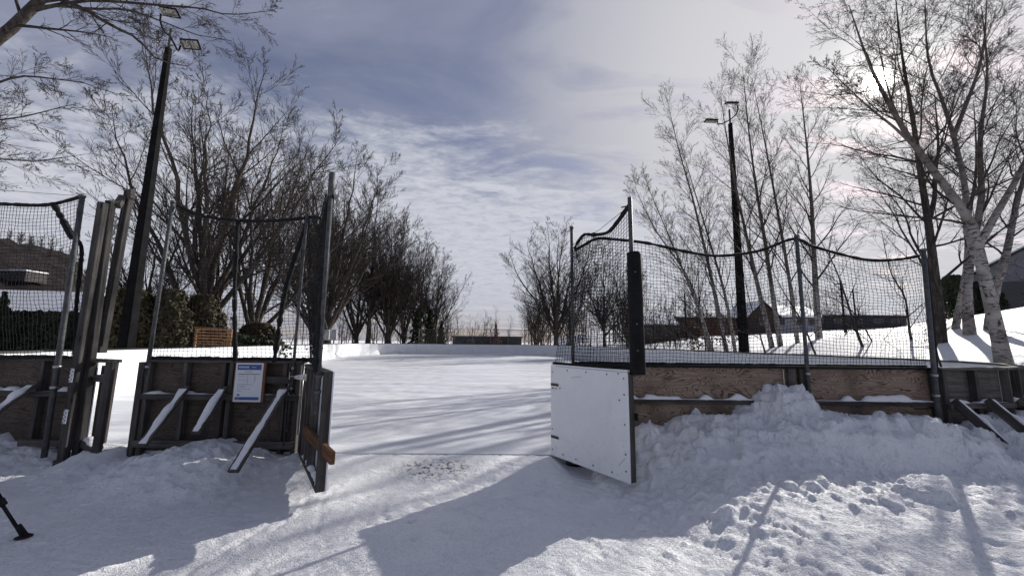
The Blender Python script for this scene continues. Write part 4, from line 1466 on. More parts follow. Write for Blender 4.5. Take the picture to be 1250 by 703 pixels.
def tree_meshes(name, seed, P0, R0, levels, ks=(12, 6, 4, 3, 3, 3), rmin=0.0):
    rng = np.random.default_rng(seed)
    V0, F0 = tubes(P0, R0, ks[0])
    trunk = np_mesh(name + '_trunk', V0, F0)
    Vs, Fs, off = [], [], 0
    Pc, Rc = P0, R0
    for li, lv in enumerate(levels):
        if li == 1 and len(levels) > 2:
            keepP, keepR = Pc, Rc
        Pc, Rc = grow_level(rng, Pc, Rc, **lv)
        if rmin:
            Rc = np.maximum(Rc, rmin)
        v_, f_ = tubes(Pc, Rc, ks[min(li + 1, len(ks) - 1)])
        Vs.append(v_)
        Fs.append(f_ + off)
        off += len(v_)
    crown = np_mesh(name + '_crown', np.vstack(Vs), np.vstack(Fs))
    return trunk, crown


def leaders(rng, H, nlead, r, fork=0.25, spread=0.45, n=16, lean=(0, 0), curve=-0.05, vary=0.25):
    """a trunk and its leaders, all from the ground, sharing the bole up to the fork"""
    out, rad = [], []
    s = np.linspace(0, 1, n)
    for i in range(nlead):
        az = i * 2.4 + rng.uniform(-.5, .5)
        sp = spread * rng.uniform(0.45, 1.1) if i else spread * 0.12
        hh = H * (1 - 0.62 * sp - 0.5 * vary * rng.random() * (1 if i else 0.2))
        fk = fork * rng.uniform(0.7, 1.5)
        q_ = np.clip((s - fk) / (1 - fk), 0, 1)
        rad_off = hh * sp * 1.25 * (q_ ** 0.8)
        x = np.cos(az) * rad_off + lean[0] * s * H + np.cumsum(rng.normal(0, 0.010 * H, n)) * q_
        y = np.sin(az) * rad_off + lean[1] * s * H + np.cumsum(rng.normal(0, 0.010 * H, n)) * q_
        z = hh * s * (1 - 0.10 * sp * q_)
        out.append(np.stack([x, y, z], 1))
        rr = r * (1 - 0.42 * np.clip(s / max(fk, .05), 0, 1)) * (1 - 0.97 * q_) + 0.004
        rr[0] = r * 1.35
        if i:
            rr = rr * np.where(s < fk, 0.8, 0.80)
        rad.append(rr)
    return np.array(out), np.array(rad)


def lv(m, t0, ang, ratio, n, wander, trop, rr=0.62, **k):
    return dict(m=m, t0=t0, ang=ang, ratio=ratio, n=n, wander=wander, trop=trop, rr=rr, **k)


MAPLE = [lv(12, 0.20, 0.66, 0.44, 9, 0.05, 0.045, 0.5, taper=0.70), lv(8, 0.12, 0.55, 0.48, 7, 0.055, 0.045, 0.6), lv(6, 0.12, 0.48, 0.56, 5, 0.06, 0.06, 0.6), lv(3, 0.15, 0.42, 0.62, 3, 0.07, 0.05, 0.7)]
BIRCH = [lv(24, 0.22, 0.58, 0.25, 8, 0.06, 0.05, 0.40), lv(8, 0.18, 0.52, 0.50, 6, 0.08, 0.03, 0.6), lv(6, 0.15, 0.5, 0.56, 4, 0.09, 0.01, 0.65), lv(2, 0.15, 0.5, 0.6, 3, 0.1, 0.0, 0.7)]


def plant(name, label, meshes, loc, rotz=0.0, sc=1.0, mats=('bark', 'twig'), group=None, szf=1.0, cat='tree'):
    t = thing(name, label, cat, loc, group)
    t.rotation_euler = (0, 0, rotz)
    t.scale = (sc, sc, sc * szf)
    for nm, me, mt in zip(('trunk', 'crown'), meshes, mats):
        o = bpy.data.objects.new(nm, me)
        if not me.materials:
            me.materials.append(MAT[mt])
        COL.objects.link(o)
        o.parent = t
    return t


rg = np.random.default_rng(100)
mapleA = tree_meshes('maple_a', 11, *leaders(rg, 16.0, 9, 0.30, 0.16, 0.30), MAPLE, rmin=0.0062)
mapleB = tree_meshes('maple_b', 12, *leaders(rg, 15.0, 7, 0.26, 0.10, 0.40, lean=(0.05, 0)), MAPLE, rmin=0.0062)
mapleC = tree_meshes('maple_c', 13, *leaders(rg, 14.0, 6, 0.24, 0.25, 0.34), [dict(l) for l in MAPLE[:3]] + [lv(3, 0.15, 0.42, 0.62, 3, 0.07, 0.05, 0.7)], rmin=0.0085)

ROW = 'bare maples along the far left side of the rink'
plant('maple_tree', 'large bare maple with many upright limbs right behind the left floodlight pole', mapleA, (-18.4, 23.5, 0.3), 0.3, 1.24)
plant('maple_tree', 'bare forked maple with two slanting trunks behind the poster wall net', mapleB, (-17.4, 26.5, 0.3), 0.5, 1.16)
plant('maple_tree', 'thin young bare tree seen low between the floodlight pole and the big maple', mapleC, (-21.5, 23.0, 0.3), 1.1, 0.68)
rowl = [(-18.6, 40.0, 'A', 1.28, 'first tree of the row beyond the left boards, tall, just right of the steel post'),
        (-21.5, 43.5, 'B', 1.12, 'bare maple standing back between the first two trees of the left row'),
        (-18.6, 51.5, 'C', 1.32, 'second tree of the left row, dark forked trunk above the utility cabinets'),
        (-16.6, 53.0, 'A', 1.02, 'third tree of the left row, its round top stepping down from the second'),
        (-21.5, 55.0, 'B', 1.2, 'wide-crowned bare maple standing behind the third tree of the left row'),
        (-14.9, 55.0, 'B', 1.0, 'fourth tree of the left row, behind the chain-link fence at the rink corner'),
        (-13.4, 57.5, 'C', 1.05, 'fifth tree of the left row, standing over the small dark conifers'),
        (-12.2, 61.0, 'A', 0.84, 'last tree of the left row, its fine twigs reaching out into the open sky'),
        (-18.5, 60.0, 'A', 1.05, 'tall bare maple in the deepest rank of the left row'),
        (-23.5, 47.0, 'A', 1.15, 'bare maple half hidden behind the first tree of the left row')]
for i, (x, y, k_, s_, lab) in enumerate(rowl):
    plant('maple_tree', lab, dict(A=mapleA, B=mapleB, C=mapleC)[k_], (x, y, 0.3), 1.3 + i * 1.7, s_ * 1.12, group=ROW, szf=1.0 + 0.04 * (i % 3))
plant('maple_tree', 'wide bare maple alone against the sky behind the far end, right of the gap', mapleA, (5.9, 52.5, 0.4), 2.2, 1.30, szf=0.88)
plant('maple_tree', 'smaller bare tree crowding the left flank of the wide lone maple', mapleB, (3.6, 55.5, 0.4), 1.0, 0.7)
plant('maple_tree', 'second tree behind the white gate leaf net, right of the lone maple', mapleC, (8.0, 54.0, 0.4), 4.0, 0.8)
plant('maple_tree', 'dark bare tree seen through the net above the open white gate leaf', mapleC, (9.6, 41.0, 0.5), 0.7, 0.85)
plant('maple_tree', 'low spreading bare tree behind the foam-padded gate post', mapleB, (12.6, 43.0, 0.6), 2.9, 0.72)

# overhanging tree, top left; its trunk stands outside the frame
limbs = [
    [(-11.8, 6.6, -0.1), (-11.7, 6.6, 2.0), (-11.3, 6.5, 3.8), (-10.7, 6.5, 5.2), (-10.0, 6.5, 6.3), (-9.35, 6.5, 6.95), (-9.0, 6.5, 7.45), (-8.5, 6.5, 8.1), (-7.8, 6.4, 9.0)],
    [(-9.35, 6.5, 6.95), (-9.1, 6.5, 7.35), (-8.6, 6.5, 7.75), (-8.0, 6.5, 7.55), (-7.4, 6.5, 7.2), (-6.9, 6.5, 6.95), (-6.5, 6.5, 6.55), (-6.2, 6.5, 6.45), (-5.9, 6.5, 6.4)],
    [(-9.0, 6.5, 7.45), (-8.6, 6.6, 7.7), (-8.1, 6.7, 7.9), (-7.4, 6.8, 7.95), (-6.8, 6.8, 7.9), (-6.2, 6.9, 7.95), (-5.7, 7.0, 7.9), (-5.2, 7.0, 7.95), (-4.8, 7.0, 8.0)],
    [(-9.0, 6.5, 7.5), (-8.4, 6.4, 7.5), (-7.6, 6.3, 7.35), (-7.0, 6.3, 7.35), (-6.5, 6.3, 7.2), (-6.0, 6.3, 7.0), (-5.6, 6.3, 6.85), (-5.3, 6.3, 6.8), (-5.0, 6.3, 6.75)],
    [(-11.3, 6.5, 3.8), (-10.8, 6.4, 4.5), (-10.2, 6.4, 4.95), (-9.6, 6.4, 5.15), (-9.1, 6.4, 5.25), (-8.7, 6.4, 5.3), (-8.3, 6.4, 5.4), (-8.0, 6.4, 5.5), (-7.6, 6.4, 5.6)],
    [(-11.3, 6.5, 3.8), (-10.7, 6.6, 4.1), (-10.1, 6.6, 4.4), (-9.5, 6.6, 4.55), (-9.0, 6.6, 4.65), (-8.6, 6.6, 4.6), (-8.2, 6.6, 4.65), (-7.9, 6.6, 4.7), (-7.6, 6.6, 4.75)],
    [(-10.7, 6.5, 5.2), (-10.2, 6.7, 5.7), (-9.7, 6.7, 6.1), (-9.2, 6.7, 6.3), (-8.8, 6.7, 6.3), (-8.4, 6.7, 6.25), (-8.0, 6.7, 6.2), (-7.7, 6.7, 6.1), (-7.4, 6.7, 6.0)],
]
rb_ = [0.15, 0.055, 0.035, 0.03, 0.035, 0.028, 0.03]
P0 = np.array([resamp(l, 14)[0] for l in limbs])
R0 = np.array([r_ * (1 - 0.6 * np.linspace(0, 1, 14)) if i == 0 else r_ * (1 - 0.88 * np.linspace(0, 1, 14)) for i, r_ in enumerate(rb_)])
base = np.array([-11.8, 6.6, -0.1])
ov = tree_meshes('overhang', 31, P0 - base, R0, [lv(13, 0.28, 0.75, 0.27, 7, 0.07, -0.015, 0.35), lv(8, 0.12, 0.55, 0.50, 6, 0.08, 0.01, 0.6), lv(6, 0.1, 0.5, 0.55, 5, 0.09, 0.015, 0.65), lv(3, 0.1, 0.5, 0.55, 3, 0.1, 0.02, 0.7)], rmin=0.0022)
plant('maple_tree', 'bare branches of a near tree hanging into the top left corner of the sky', ov, tuple(base))


# birches on the right, each trunk following its own lean
def birch(name, label, trunks, radii, levels, seed, ks=(12, 6, 4, 3, 3), mats=('birch', 'btwig'), rmin=0.0028, group=None, flare=1.25, cat='tree'):
    base = np.array(trunks[0][0], float)
    b2 = base.copy()
    P0 = np.array([resamp(l, 16)[0] for l in trunks]) - b2
    gz0 = gz(base[0], base[1])
    P0[:, :, 2] += 0
    s = np.linspace(0, 1, 16)
    R0 = []
    for i, (r_, l) in enumerate(zip(radii, trunks)):
        rr = r_ * (1 - 0.97 * s ** 0.9) + 0.004
        if abs(l[0][2] - trunks[0][0][2]) < 0.4:
            rr[0] *= flare
            P0[i, 0, 2] -= 0.35
        R0.append(rr)
    ms = tree_meshes(name, seed, P0, np.array(R0), levels, ks, rmin)
    return plant('birch_tree' if mats[0] == 'birch' else 'bare_tree', label, ms, (base[0], base[1], base[2]), mats=mats, group=group, cat=cat)


BIG = [lv(17, 0.30, 0.72, 0.34, 9, 0.09, 0.035, 0.34), lv(9, 0.15, 0.55, 0.48, 7, 0.08, 0.01, 0.6), lv(6, 0.12, 0.52, 0.55, 5, 0.10, -0.005, 0.65), lv(3, 0.15, 0.55, 0.6, 3, 0.12, -0.02, 0.7)]
birch('big_birch', 'thick white birch nearest the boards at right, leaning left across the sun', [
    [(10.14, 8.2, 1.10), (10.06, 8.2, 2.24), (9.99, 8.2, 3.11), (9.89, 8.2, 4.19), (9.54, 8.2, 4.83), (9.1, 8.2, 5.58), (8.73, 8.2, 6.25), (8.45, 8.2, 6.94), (8.2, 8.3, 8.05), (8.0, 8.4, 9.6)],
    [(10.05, 8.2, 2.94), (9.92, 8.3, 3.82), (10.12, 8.4, 5.12), (10.14, 8.5, 6.46), (10.1, 8.6, 7.46), (10.06, 8.7, 8.49), (10.36, 8.8, 10.6)],
    [(9.96, 8.2, 3.65), (10.2, 8.0, 4.3), (10.6, 7.9, 5.0), (10.93, 7.8, 5.7), (11.42, 7.7, 6.68), (11.98, 7.6, 8.4)],
    [(10.14, 8.5, 6.3), (10.4, 8.4, 7.0), (10.7, 8.3, 7.8), (10.97, 8.3, 8.6), (11.26, 8.3, 10.0)],
    [(9.75, 8.2, 4.5), (9.5, 8.4, 5.4), (9.3, 8.7, 6.5), (9.3, 9.0, 7.8), (9.4, 9.2, 9.4)],
    [(8.9, 8.2, 5.9), (8.4, 8.1, 6.3), (7.8, 8.0, 6.7), (7.2, 7.9, 7.2), (6.8, 7.8, 7.5)]],
    [0.125, 0.07, 0.07, 0.045, 0.045, 0.03], BIG, 41, (16, 7, 4, 3, 3))
birch('birch_clump', 'white birch with twin trunks on the snowy rise behind the big leaning birch', [
    [(13.31, 11.5, 1.75), (13.45, 11.5, 3.26), (13.8, 11.5, 4.51), (14.31, 11.5, 6.05), (14.54, 11.5, 7.92), (15.12, 11.5, 10.16), (15.3, 11.5, 12.6)],
    [(13.85, 11.5, 1.80), (14.3, 11.5, 3.27), (14.77, 11.5, 4.26), (15.32, 11.5, 5.8), (15.96, 11.5, 7.39), (16.47, 11.5, 9.9)]],
    [0.13, 0.13], BIG, 42, (12, 6, 4, 3, 3))
birch('slim_birch', 'slim birch stem standing between the twin trunks on the rise', [[(13.75, 12.3, 1.85), (14.43, 12.3, 3.9), (14.74, 12.3, 5.5), (15.29, 12.3, 7.4), (15.56, 12.3, 9.8)]], [0.10], BIG, 43)
birch('dark_tree', 'dark-barked tall tree right behind the last net post at right', [
    [(12.1, 11.2, 1.0), (12.19, 11.2, 2.26), (12.22, 11.2, 3.68), (12.25, 11.2, 5.16), (12.22, 11.2, 6.42), (12.22, 11.2, 7.73), (12.18, 11.2, 9.35), (12.15, 11.2, 10.74), (12.2, 11.2, 12.9)],
    [(12.25, 11.2, 5.16), (12.64, 11.3, 5.92), (12.87, 11.4, 6.69), (13.22, 11.5, 7.74), (13.46, 11.6, 9.6)]],
    [0.14, 0.07], [lv(26, 0.15, 0.95, 0.32, 9, 0.08, 0.0, 0.36, taper=0.45)] + BIG[1:], 44, (12, 6, 4, 3, 3), mats=('bark', 'twig'))
BG = 'slender birches on the slope behind the right-hand net'
BL = [
    ('leftmost slender birch, leaning far to the left beside the padded gate post', [(10.54, 21.0, 0.6), (10.09, 21.0, 3.23), (9.33, 21.0, 5.45), (7.86, 21.0, 7.73), (6.79, 21.0, 10.2)], 0.10),
    ('birch leaning left with its tip high above the long net rope', [(9.9, 19.3, 0.7), (9.3, 19.3, 2.87), (8.7, 19.3, 4.67), (7.9, 19.3, 6.9), (6.9, 19.3, 9.6)], 0.09),
    ('tall slender birch just left of the right floodlight pole, curving up left', [(10.6, 19.5, 0.8), (10.21, 19.5, 3.53), (9.82, 19.5, 6.03), (9.28, 19.5, 9.05), (8.68, 19.5, 11.74), (8.22, 19.5, 14.4)], 0.11),
    ('thin birch stem touching the left side of the right floodlight pole', [(11.29, 20.0, 0.9), (10.92, 20.0, 4.01), (10.36, 20.0, 6.58), (9.73, 20.0, 9.25), (9.0, 20.0, 12.4)], 0.09),
    ('first birch right of the right floodlight pole, leaning in behind its lamps', [(11.9, 18.0, 0.9), (11.5, 18.0, 3.39), (11.15, 18.0, 5.7), (10.8, 18.0, 8.09), (10.5, 18.0, 10.56), (10.22, 18.0, 13.9)], 0.12),
    ('second birch right of the right floodlight pole, nearly upright, its top tallest', [(12.1, 17.8, 0.9), (11.9, 17.8, 3.78), (11.75, 17.8, 6.1), (11.55, 17.8, 8.5), (11.39, 17.8, 11.42), (11.3, 17.8, 15.2)], 0.12),
    ('third birch right of the right floodlight pole, thin and straight', [(12.5, 17.3, 0.9), (12.4, 17.3, 3.72), (12.2, 17.3, 6.36), (11.95, 17.3, 9.11), (11.7, 17.3, 11.56), (11.4, 17.3, 14.2)], 0.10),
    ('solitary straight birch behind the middle net post, between the pole and the sun', [(13.19, 17.0, 1.0), (13.25, 17.0, 3.67), (13.35, 17.0, 5.87), (13.45, 17.0, 8.14), (13.48, 17.0, 10.5), (13.44, 17.0, 13.6)], 0.15),
]
for i, (lab, tk, r_) in enumerate(BL):
    tk = [tuple(p) for p in tk]
    birch('birch_%d' % i, lab, [tk], [r_], BIRCH, 60 + i, (10, 5, 3, 3, 3), group=BG, rmin=0.004)
SG = 'bent leafless saplings behind the long net'
SL = [
    ('sapling bending left between the middle net post and the last one', [(10.48, 13.6, 0.9), (10.03, 13.6, 2.31), (9.48, 13.6, 3.36), (9.0, 13.6, 4.5)], 0.035),
    ('thickest sapling, a dark stem slanting left in the right half of the long net', [(11.58, 12.9, 0.9), (11.25, 12.9, 2.07), (11.03, 12.9, 3.11), (10.75, 12.9, 4.18), (10.2, 12.9, 5.4)], 0.05),
    ('thin sapling rising just left of the last net post, curving left', [(12.35, 12.2, 0.9), (12.3, 12.2, 2.06), (12.28, 12.2, 3.06), (11.94, 12.2, 3.83), (11.8, 12.2, 5.2)], 0.04),
    ('short slanting sapling between the thickest sapling and the last net post', [(12.32, 13.2, 0.9), (11.83, 13.2, 2.07), (11.3, 13.2, 2.9), (10.9, 13.2, 3.5)], 0.03),
    ('low sapling with a fan of bare twigs at the foot of the solitary straight birch', [(12.6, 15.6, 0.9), (12.9, 15.6, 1.6), (13.3, 15.6, 2.1), (13.8, 15.6, 2.5)], 0.04),
    ('whippy sapling rising beside the right floodlight pole foot', [(10.9, 17.0, 0.9), (10.6, 17.0, 2.3), (10.3, 17.0, 3.6), (10.1, 17.0, 5.2)], 0.035),
    ('reddish brushy sapling low behind the net, left of the right floodlight pole', [(10.2, 18.6, 0.8), (9.9, 18.6, 1.9), (9.7, 18.6, 3.0), (9.6, 18.6, 4.2)], 0.035),
]
SAP = [lv(12, 0.2, 0.7, 0.42, 6, 0.12, 0.03, 0.55), lv(7, 0.15, 0.65, 0.5, 4, 0.16, 0.02, 0.6), lv(4, 0.1, 0.65, 0.5, 3, 0.16, 0.0, 0.6)]
for i, (lab, tk, r_) in enumerate(SL):
    birch('sapling_%d' % i, lab, [tk], [r_], SAP, 80 + i, (7, 4, 3, 3), mats=('bark', 'twig'), rmin=0.003, group=SG)
# saplings in front of the twin birches
birch('sapling_p', 'small bare shrub poking out of the snow above the right-hand curved boards', [[(9.3, 8.6, 0.9), (9.2, 8.6, 1.5), (9.4, 8.6, 2.1), (9.5, 8.6, 2.7)]], [0.02], SAP, 95, (6, 4, 3, 3), mats=('bark', 'twig'))
birch('sapling_q', 'thin shrub with crooked twigs right of the thick white birch', [[(12.3, 9.0, 1.2), (12.1, 9.0, 1.9), (12.3, 9.0, 2.6), (12.0, 9.0, 3.4)]], [0.03], SAP, 96, (6, 4, 3, 3), mats=('bark', 'twig'))


# ------------------------------------------------------------------ leafy things
def leaf_cloud(rng, n, shape, size, squash=1.0):
    """n small quads; shape(rng,n) -> points and outward normals"""
    P_, N_ = shape(rng, n)
    A = np.cross(N_, rng.normal(0, 1, (n, 3)))
    A /= np.linalg.norm(A, axis=1, keepdims=True) + 1e-9
    B_ = np.cross(N_, A)
    s = size * rng.uniform(0.5, 1.3, (n, 1))
    V_ = np.stack([P_ - A * s - B_ * s * squash, P_ + A * s - B_ * s * squash, P_ + A * s * 0.5 + B_ * s * squash, P_ - A * s * 0.5 + B_ * s * squash], 1).reshape(-1, 3)
    F_ = np.arange(4 * n).reshape(-1, 4)
    return V_, F_


def hedge_shape(w, d, h_):
    def f(rng, n):
        z = h_ * rng.random(n) ** 0.85
        a = rng.random(n) * 2 * PI
        k = np.clip(1.0 - 0.62 * (z / h_) ** 3.5, 0, 1)
        cs, sn = np.cos(a), np.sin(a)
        m_ = np.maximum(np.abs(cs), np.abs(sn)) ** 0.3
        rad = (0.35 + 0.65 * rng.random(n) ** 0.35) * k * (0.62 + 0.62 * vnoise(a * 4 + 9, z * 2.4, 3)) / m_ * (1 + 0.25 * (rng.random(n) < 0.05))
        P_ = np.stack([cs * rad * w / 2, sn * rad * d / 2, z], 1)
        N_ = np.stack([cs, sn, np.full(n, 0.25)], 1) + rng.normal(0, 0.7, (n, 3))
        N_ /= np.linalg.norm(N_, axis=1, keepdims=True)
        return P_, N_
    return f


def conifer_shape(r, h_):
    def f(rng, n):
        z = h_ * rng.random(n) ** 1.2
        a = rng.random(n) * 2 * PI
        tier = 0.75 + 0.25 * np.sin(z * 14 / h_ * PI)
        rad = r * (1 - z / h_) ** 0.9 * tier * rng.uniform(0.35, 1.05, n)
        P_ = np.stack([np.cos(a) * rad, np.sin(a) * rad, z - rad * 0.25 + 0.15], 1)
        N_ = np.stack([np.cos(a) * 0.5, np.sin(a) * 0.5, np.full(n, 0.8)], 1) + rng.normal(0, 0.5, (n, 3))
        N_ /= np.linalg.norm(N_, axis=1, keepdims=True)
        return P_, N_
    return f


def leafy(name, label, cat, loc, shape, n, size, mat, seed, h_, r_=0.06, group=None):
    rng = np.random.default_rng(seed)
    V_, F_ = leaf_cloud(rng, n, shape, size)
    t = thing(name, label, cat, loc, group)
    link('crown', np_mesh('crown', V_, F_, smooth=False), t, MAT[mat], Matrix.Translation(Vector(loc)))
    tube_obj('trunk', [Vector(loc) - Z * 0.3, Vector(loc) + Z * h_ * 0.8], [r_, r_ * 0.4], MAT['bark'], t, 7)
    return t


HG = 'brown-green cedars behind the left boards'
leafy('cedar', 'clipped cedar between the timber posts and the left floodlight pole', 'cedar', (-18.9, 19.5, 0.3), hedge_shape(2.5, 1.8, 3.6), 9000, 0.07, 'cedar', 1, 3.1, group=HG)
leafy('cedar', 'clipped cedar just right of the left floodlight pole', 'cedar', (-17.6, 20.2, 0.3), hedge_shape(2.1, 1.7, 3.7), 8000, 0.07, 'cedar', 2, 3.1, group=HG)
leafy('cedar', 'rounded cedar at the foot of the big maple above the wooden bench', 'cedar', (-17.0, 21.6, 0.3), hedge_shape(2.4, 1.8, 3.6), 9000, 0.07, 'cedar', 3, 3.1, group=HG)
leafy('cedar', 'broad low cedar beside the slanting maple trunks, right of the wooden bench', 'cedar', (-15.6, 24.3, 0.3), hedge_shape(2.8, 1.8, 2.2), 9000, 0.07, 'cedar', 4, 2.1, group=HG)
t = thing('hedge', 'very dark low hedge running behind the wooden bench and the cedars', 'hedge', (-17.8, 23.0, 0.3))
rng = np.random.default_rng(5)
V_, F_ = leaf_cloud(rng, 14000, hedge_shape(9.5, 1.4, 1.5), 0.08)
link('foliage', np_mesh('foliage', V_, F_, False), t, MAT['conifer'], Matrix.Translation((-17.8, 23.0, 0.3)))
t = thing('hedge', 'dark tangled hedge behind the far left net below the snowy roof', 'hedge', (-24.5, 20.5, 0.3))
V_, F_ = leaf_cloud(rng, 16000, hedge_shape(13, 1.8, 2.5), 0.09)
link('foliage', np_mesh('foliage', V_, F_, False), t, MAT['conifer'], Matrix.Translation((-24.5, 20.5, 0.3)))
for i, (x, y, h_, lab) in enumerate([(-22.3, 18.6, 2.3, 'small dark spruce behind the far left net, close to the timber posts'), (-20.9, 18.2, 1.9, 'short dark spruce with snow at its foot behind the far left net'), (-24.5, 18.9, 3.2, 'taller dark spruce at the left edge behind the net'),
                                     (-11.8, 57.0, 5.6, 'dark pointed conifer at the right end of the left tree row'), (-10.2, 57.5, 4.0, 'smaller dark conifer at the edge of the open gap'), (-12.9, 54.0, 5.6, 'dark conifer in front of the fifth tree of the left row'),
                                     ]):
    leafy('conifer', lab, 'conifer', (x, y, 0.3), conifer_shape(h_ * 0.33, h_), 3500, 0.07 * (1 if y < 30 else 1.5), 'conifer', 20 + i, h_)
leafy('rust_shrub', 'rust-coloured small tree standing in the gap beyond the far boards', 'shrub', (-2.3, 58.0, 0.3), conifer_shape(1.3, 3.9), 900, 0.06, 'rusty', 9, 3.4)
leafy('rust_shrub', 'reddish thicket behind the long net left of the right floodlight pole', 'shrub', (12.4, 24.5, 1.0), hedge_shape(3.8, 1.6, 2.4), 1100, 0.045, 'rusty', 10, 2.0)


def thicket(name, label, pts, seed, kind='stuff', hs=(5, 9), mat='twig', dens=1):
    """a mass of far bare stems that reads as one wood"""
    rng = np.random.default_rng(seed)
    B = len(pts)
    hh = rng.uniform(*hs, B)
    n = 8
    s = np.linspace(0, 1, n)
    base_ = np.array(pts, float)
    P_ = np.zeros((B, n, 3))
    ln = rng.normal(0, 0.10, (B, 2))
    P_[:, :, 0] = base_[:, None, 0] + ln[:, None, 0] * hh[:, None] * s + rng.normal(0, 0.06, (B, n))
    P_[:, :, 1] = base_[:, None, 1] + ln[:, None, 1] * hh[:, None] * s
    P_[:, :, 2] = base_[:, None, 2] - 0.2 + hh[:, None] * s
    R_ = 0.012 * hh[:, None] * (1 - 0.9 * s[None]) + 0.008
    Vs, Fs, off = [], [], 0
    v_, f_ = tubes(P_, R_, 4)
    Vs.append(v_); Fs.append(f_); off += len(v_)
    for q_ in (lv(10, 0.12, 0.6, 0.42, 5, 0.13, 0.05, 0.55), lv(6, 0.1, 0.6, 0.5, 3, 0.15, 0.03, 0.6), lv(3 * dens, 0.1, 0.6, 0.5, 2, 0.15, 0.03, 0.6)):
        P_, R_ = grow_level(rng, P_, R_, **q_)
        R_ = np.maximum(R_, 0.009)
        v_, f_ = tubes(P_, R_, 3)
        Vs.append(v_); Fs.append(f_ + off); off += len(v_)
    o = link(name, np_mesh(name, np.vstack(Vs), np.vstack(Fs)), None, MAT[mat])
    return tag(o, label, 'wood', kind='stuff')


rng = np.random.default_rng(77)
pts = [(rng.uniform(2, 22), rng.uniform(56, 72), 0.4) for _ in range(60)]
thicket('far_woods', 'dark mass of bare undergrowth and saplings behind the right half of the far end', pts, 1, hs=(5, 8.5))
pts = [(rng.uniform(-34, -10), rng.uniform(58, 74), 0.3) for _ in range(55)]
thicket('far_woods', 'dark mass of bare stems behind the left tree row', pts, 2, hs=(5, 8.5))
pts = [(rng.uniform(-22, 12), rng.uniform(100, 125), 0.3) for _ in range(42)]
thicket('far_woods', 'low distant line of treetops over the roofs in the open gap', pts, 3, hs=(4, 10))
pts = [(rng.uniform(20, 52), rng.uniform(56, 75), 3.0) for _ in range(45)]
thicket('far_woods', 'hazy bare scrub behind the houses beyond the right-hand net', pts, 4, hs=(4, 8))
pts = [(rng.uniform(9.5, 13.5), rng.uniform(22, 33), 0.9) for _ in range(16)]
thicket('brush', 'tangle of bare brush along the outside of the right-hand boards', pts, 5, hs=(2.0, 4.0))
pts = [(rng.uniform(-30, -17), rng.uniform(24, 33), 0.3) for _ in range(16)]
thicket('brush', 'bare reddish brush behind the far left net and the timber posts', pts, 6, hs=(2.5, 5.0))

# ------------------------------------------------------------------ wooded hill at far left
ths = np.linspace(-1.25, -0.60, 60)
rr_ = np.linspace(150, 330, 14)
Vh = []
for i, a in enumerate(ths):
    Hh = np.interp(a, [-1.25, -1.0, -0.93, -0.885, -0.845, -0.80, -0.60], [57, 57, 56, 54, 49, 12, -4]) * 1.0
    for j, r_ in enumerate(rr_):
        f_ = sst(np.array(r_), 150, 320)
        Vh.append((math.sin(a) * r_ * 1.15, math.cos(a) * r_ * 1.15, -2 + (Hh + 2) * float(f_) + rng.normal(0, 1.2) * float(f_)))
nj = len(rr_)
Fh = [(i * nj + j, (i + 1) * nj + j, (i + 1) * nj + j + 1, i * nj + j + 1) for i in range(len(ths) - 1) for j in range(nj - 1)]
tag(link('wooded_hill', np_mesh('wooded_hill', np.array(Vh), np.array(Fh)), None, MAT['hill']), 'dark wooded hillside far away beyond the far left net', kind='structure')
# woods standing on it
hp_ = []
for _ in range(330):
    i = int(rng.integers(0, len(ths)))
    j = int(rng.integers(2, nj)) if rng.random() > 0.35 else nj - 1
    hp_.append(Vh[i * nj + j])
hp_ = np.array(hp_)
rng2 = np.random.default_rng(9)
B = len(hp_)
P_ = np.zeros((B, 4, 3))
hh = rng2.uniform(5, 9, B)
for q_ in range(4):
    P_[:, q_] = hp_
    P_[:, q_, 2] += hh * q_ / 3 - 1
R_ = np.tile(np.array([0.2, 0.15, 0.1, 0.04]), (B, 1))
Vs, Fs, off = [], [], 0
for q_ in (None, lv(12, 0.1, 0.6, 0.5, 3, 0.1, 0.05, 0.6), lv(5, 0.1, 0.6, 0.5, 2, 0.1, 0.05, 0.6)):
    if q_:
        P_, R_ = grow_level(rng2, P_, R_, **q_)
        R_ = np.maximum(R_, 0.06)
    v_, f_ = tubes(P_, R_, 3)
    Vs.append(v_); Fs.append(f_ + off); off += len(v_)
tag(link('hill_woods', np_mesh('hill_woods', np.vstack(Vs), np.vstack(Fs)), None, MAT['twig']), 'bare woods covering the distant hill at the far left', 'wood', kind='stuff')


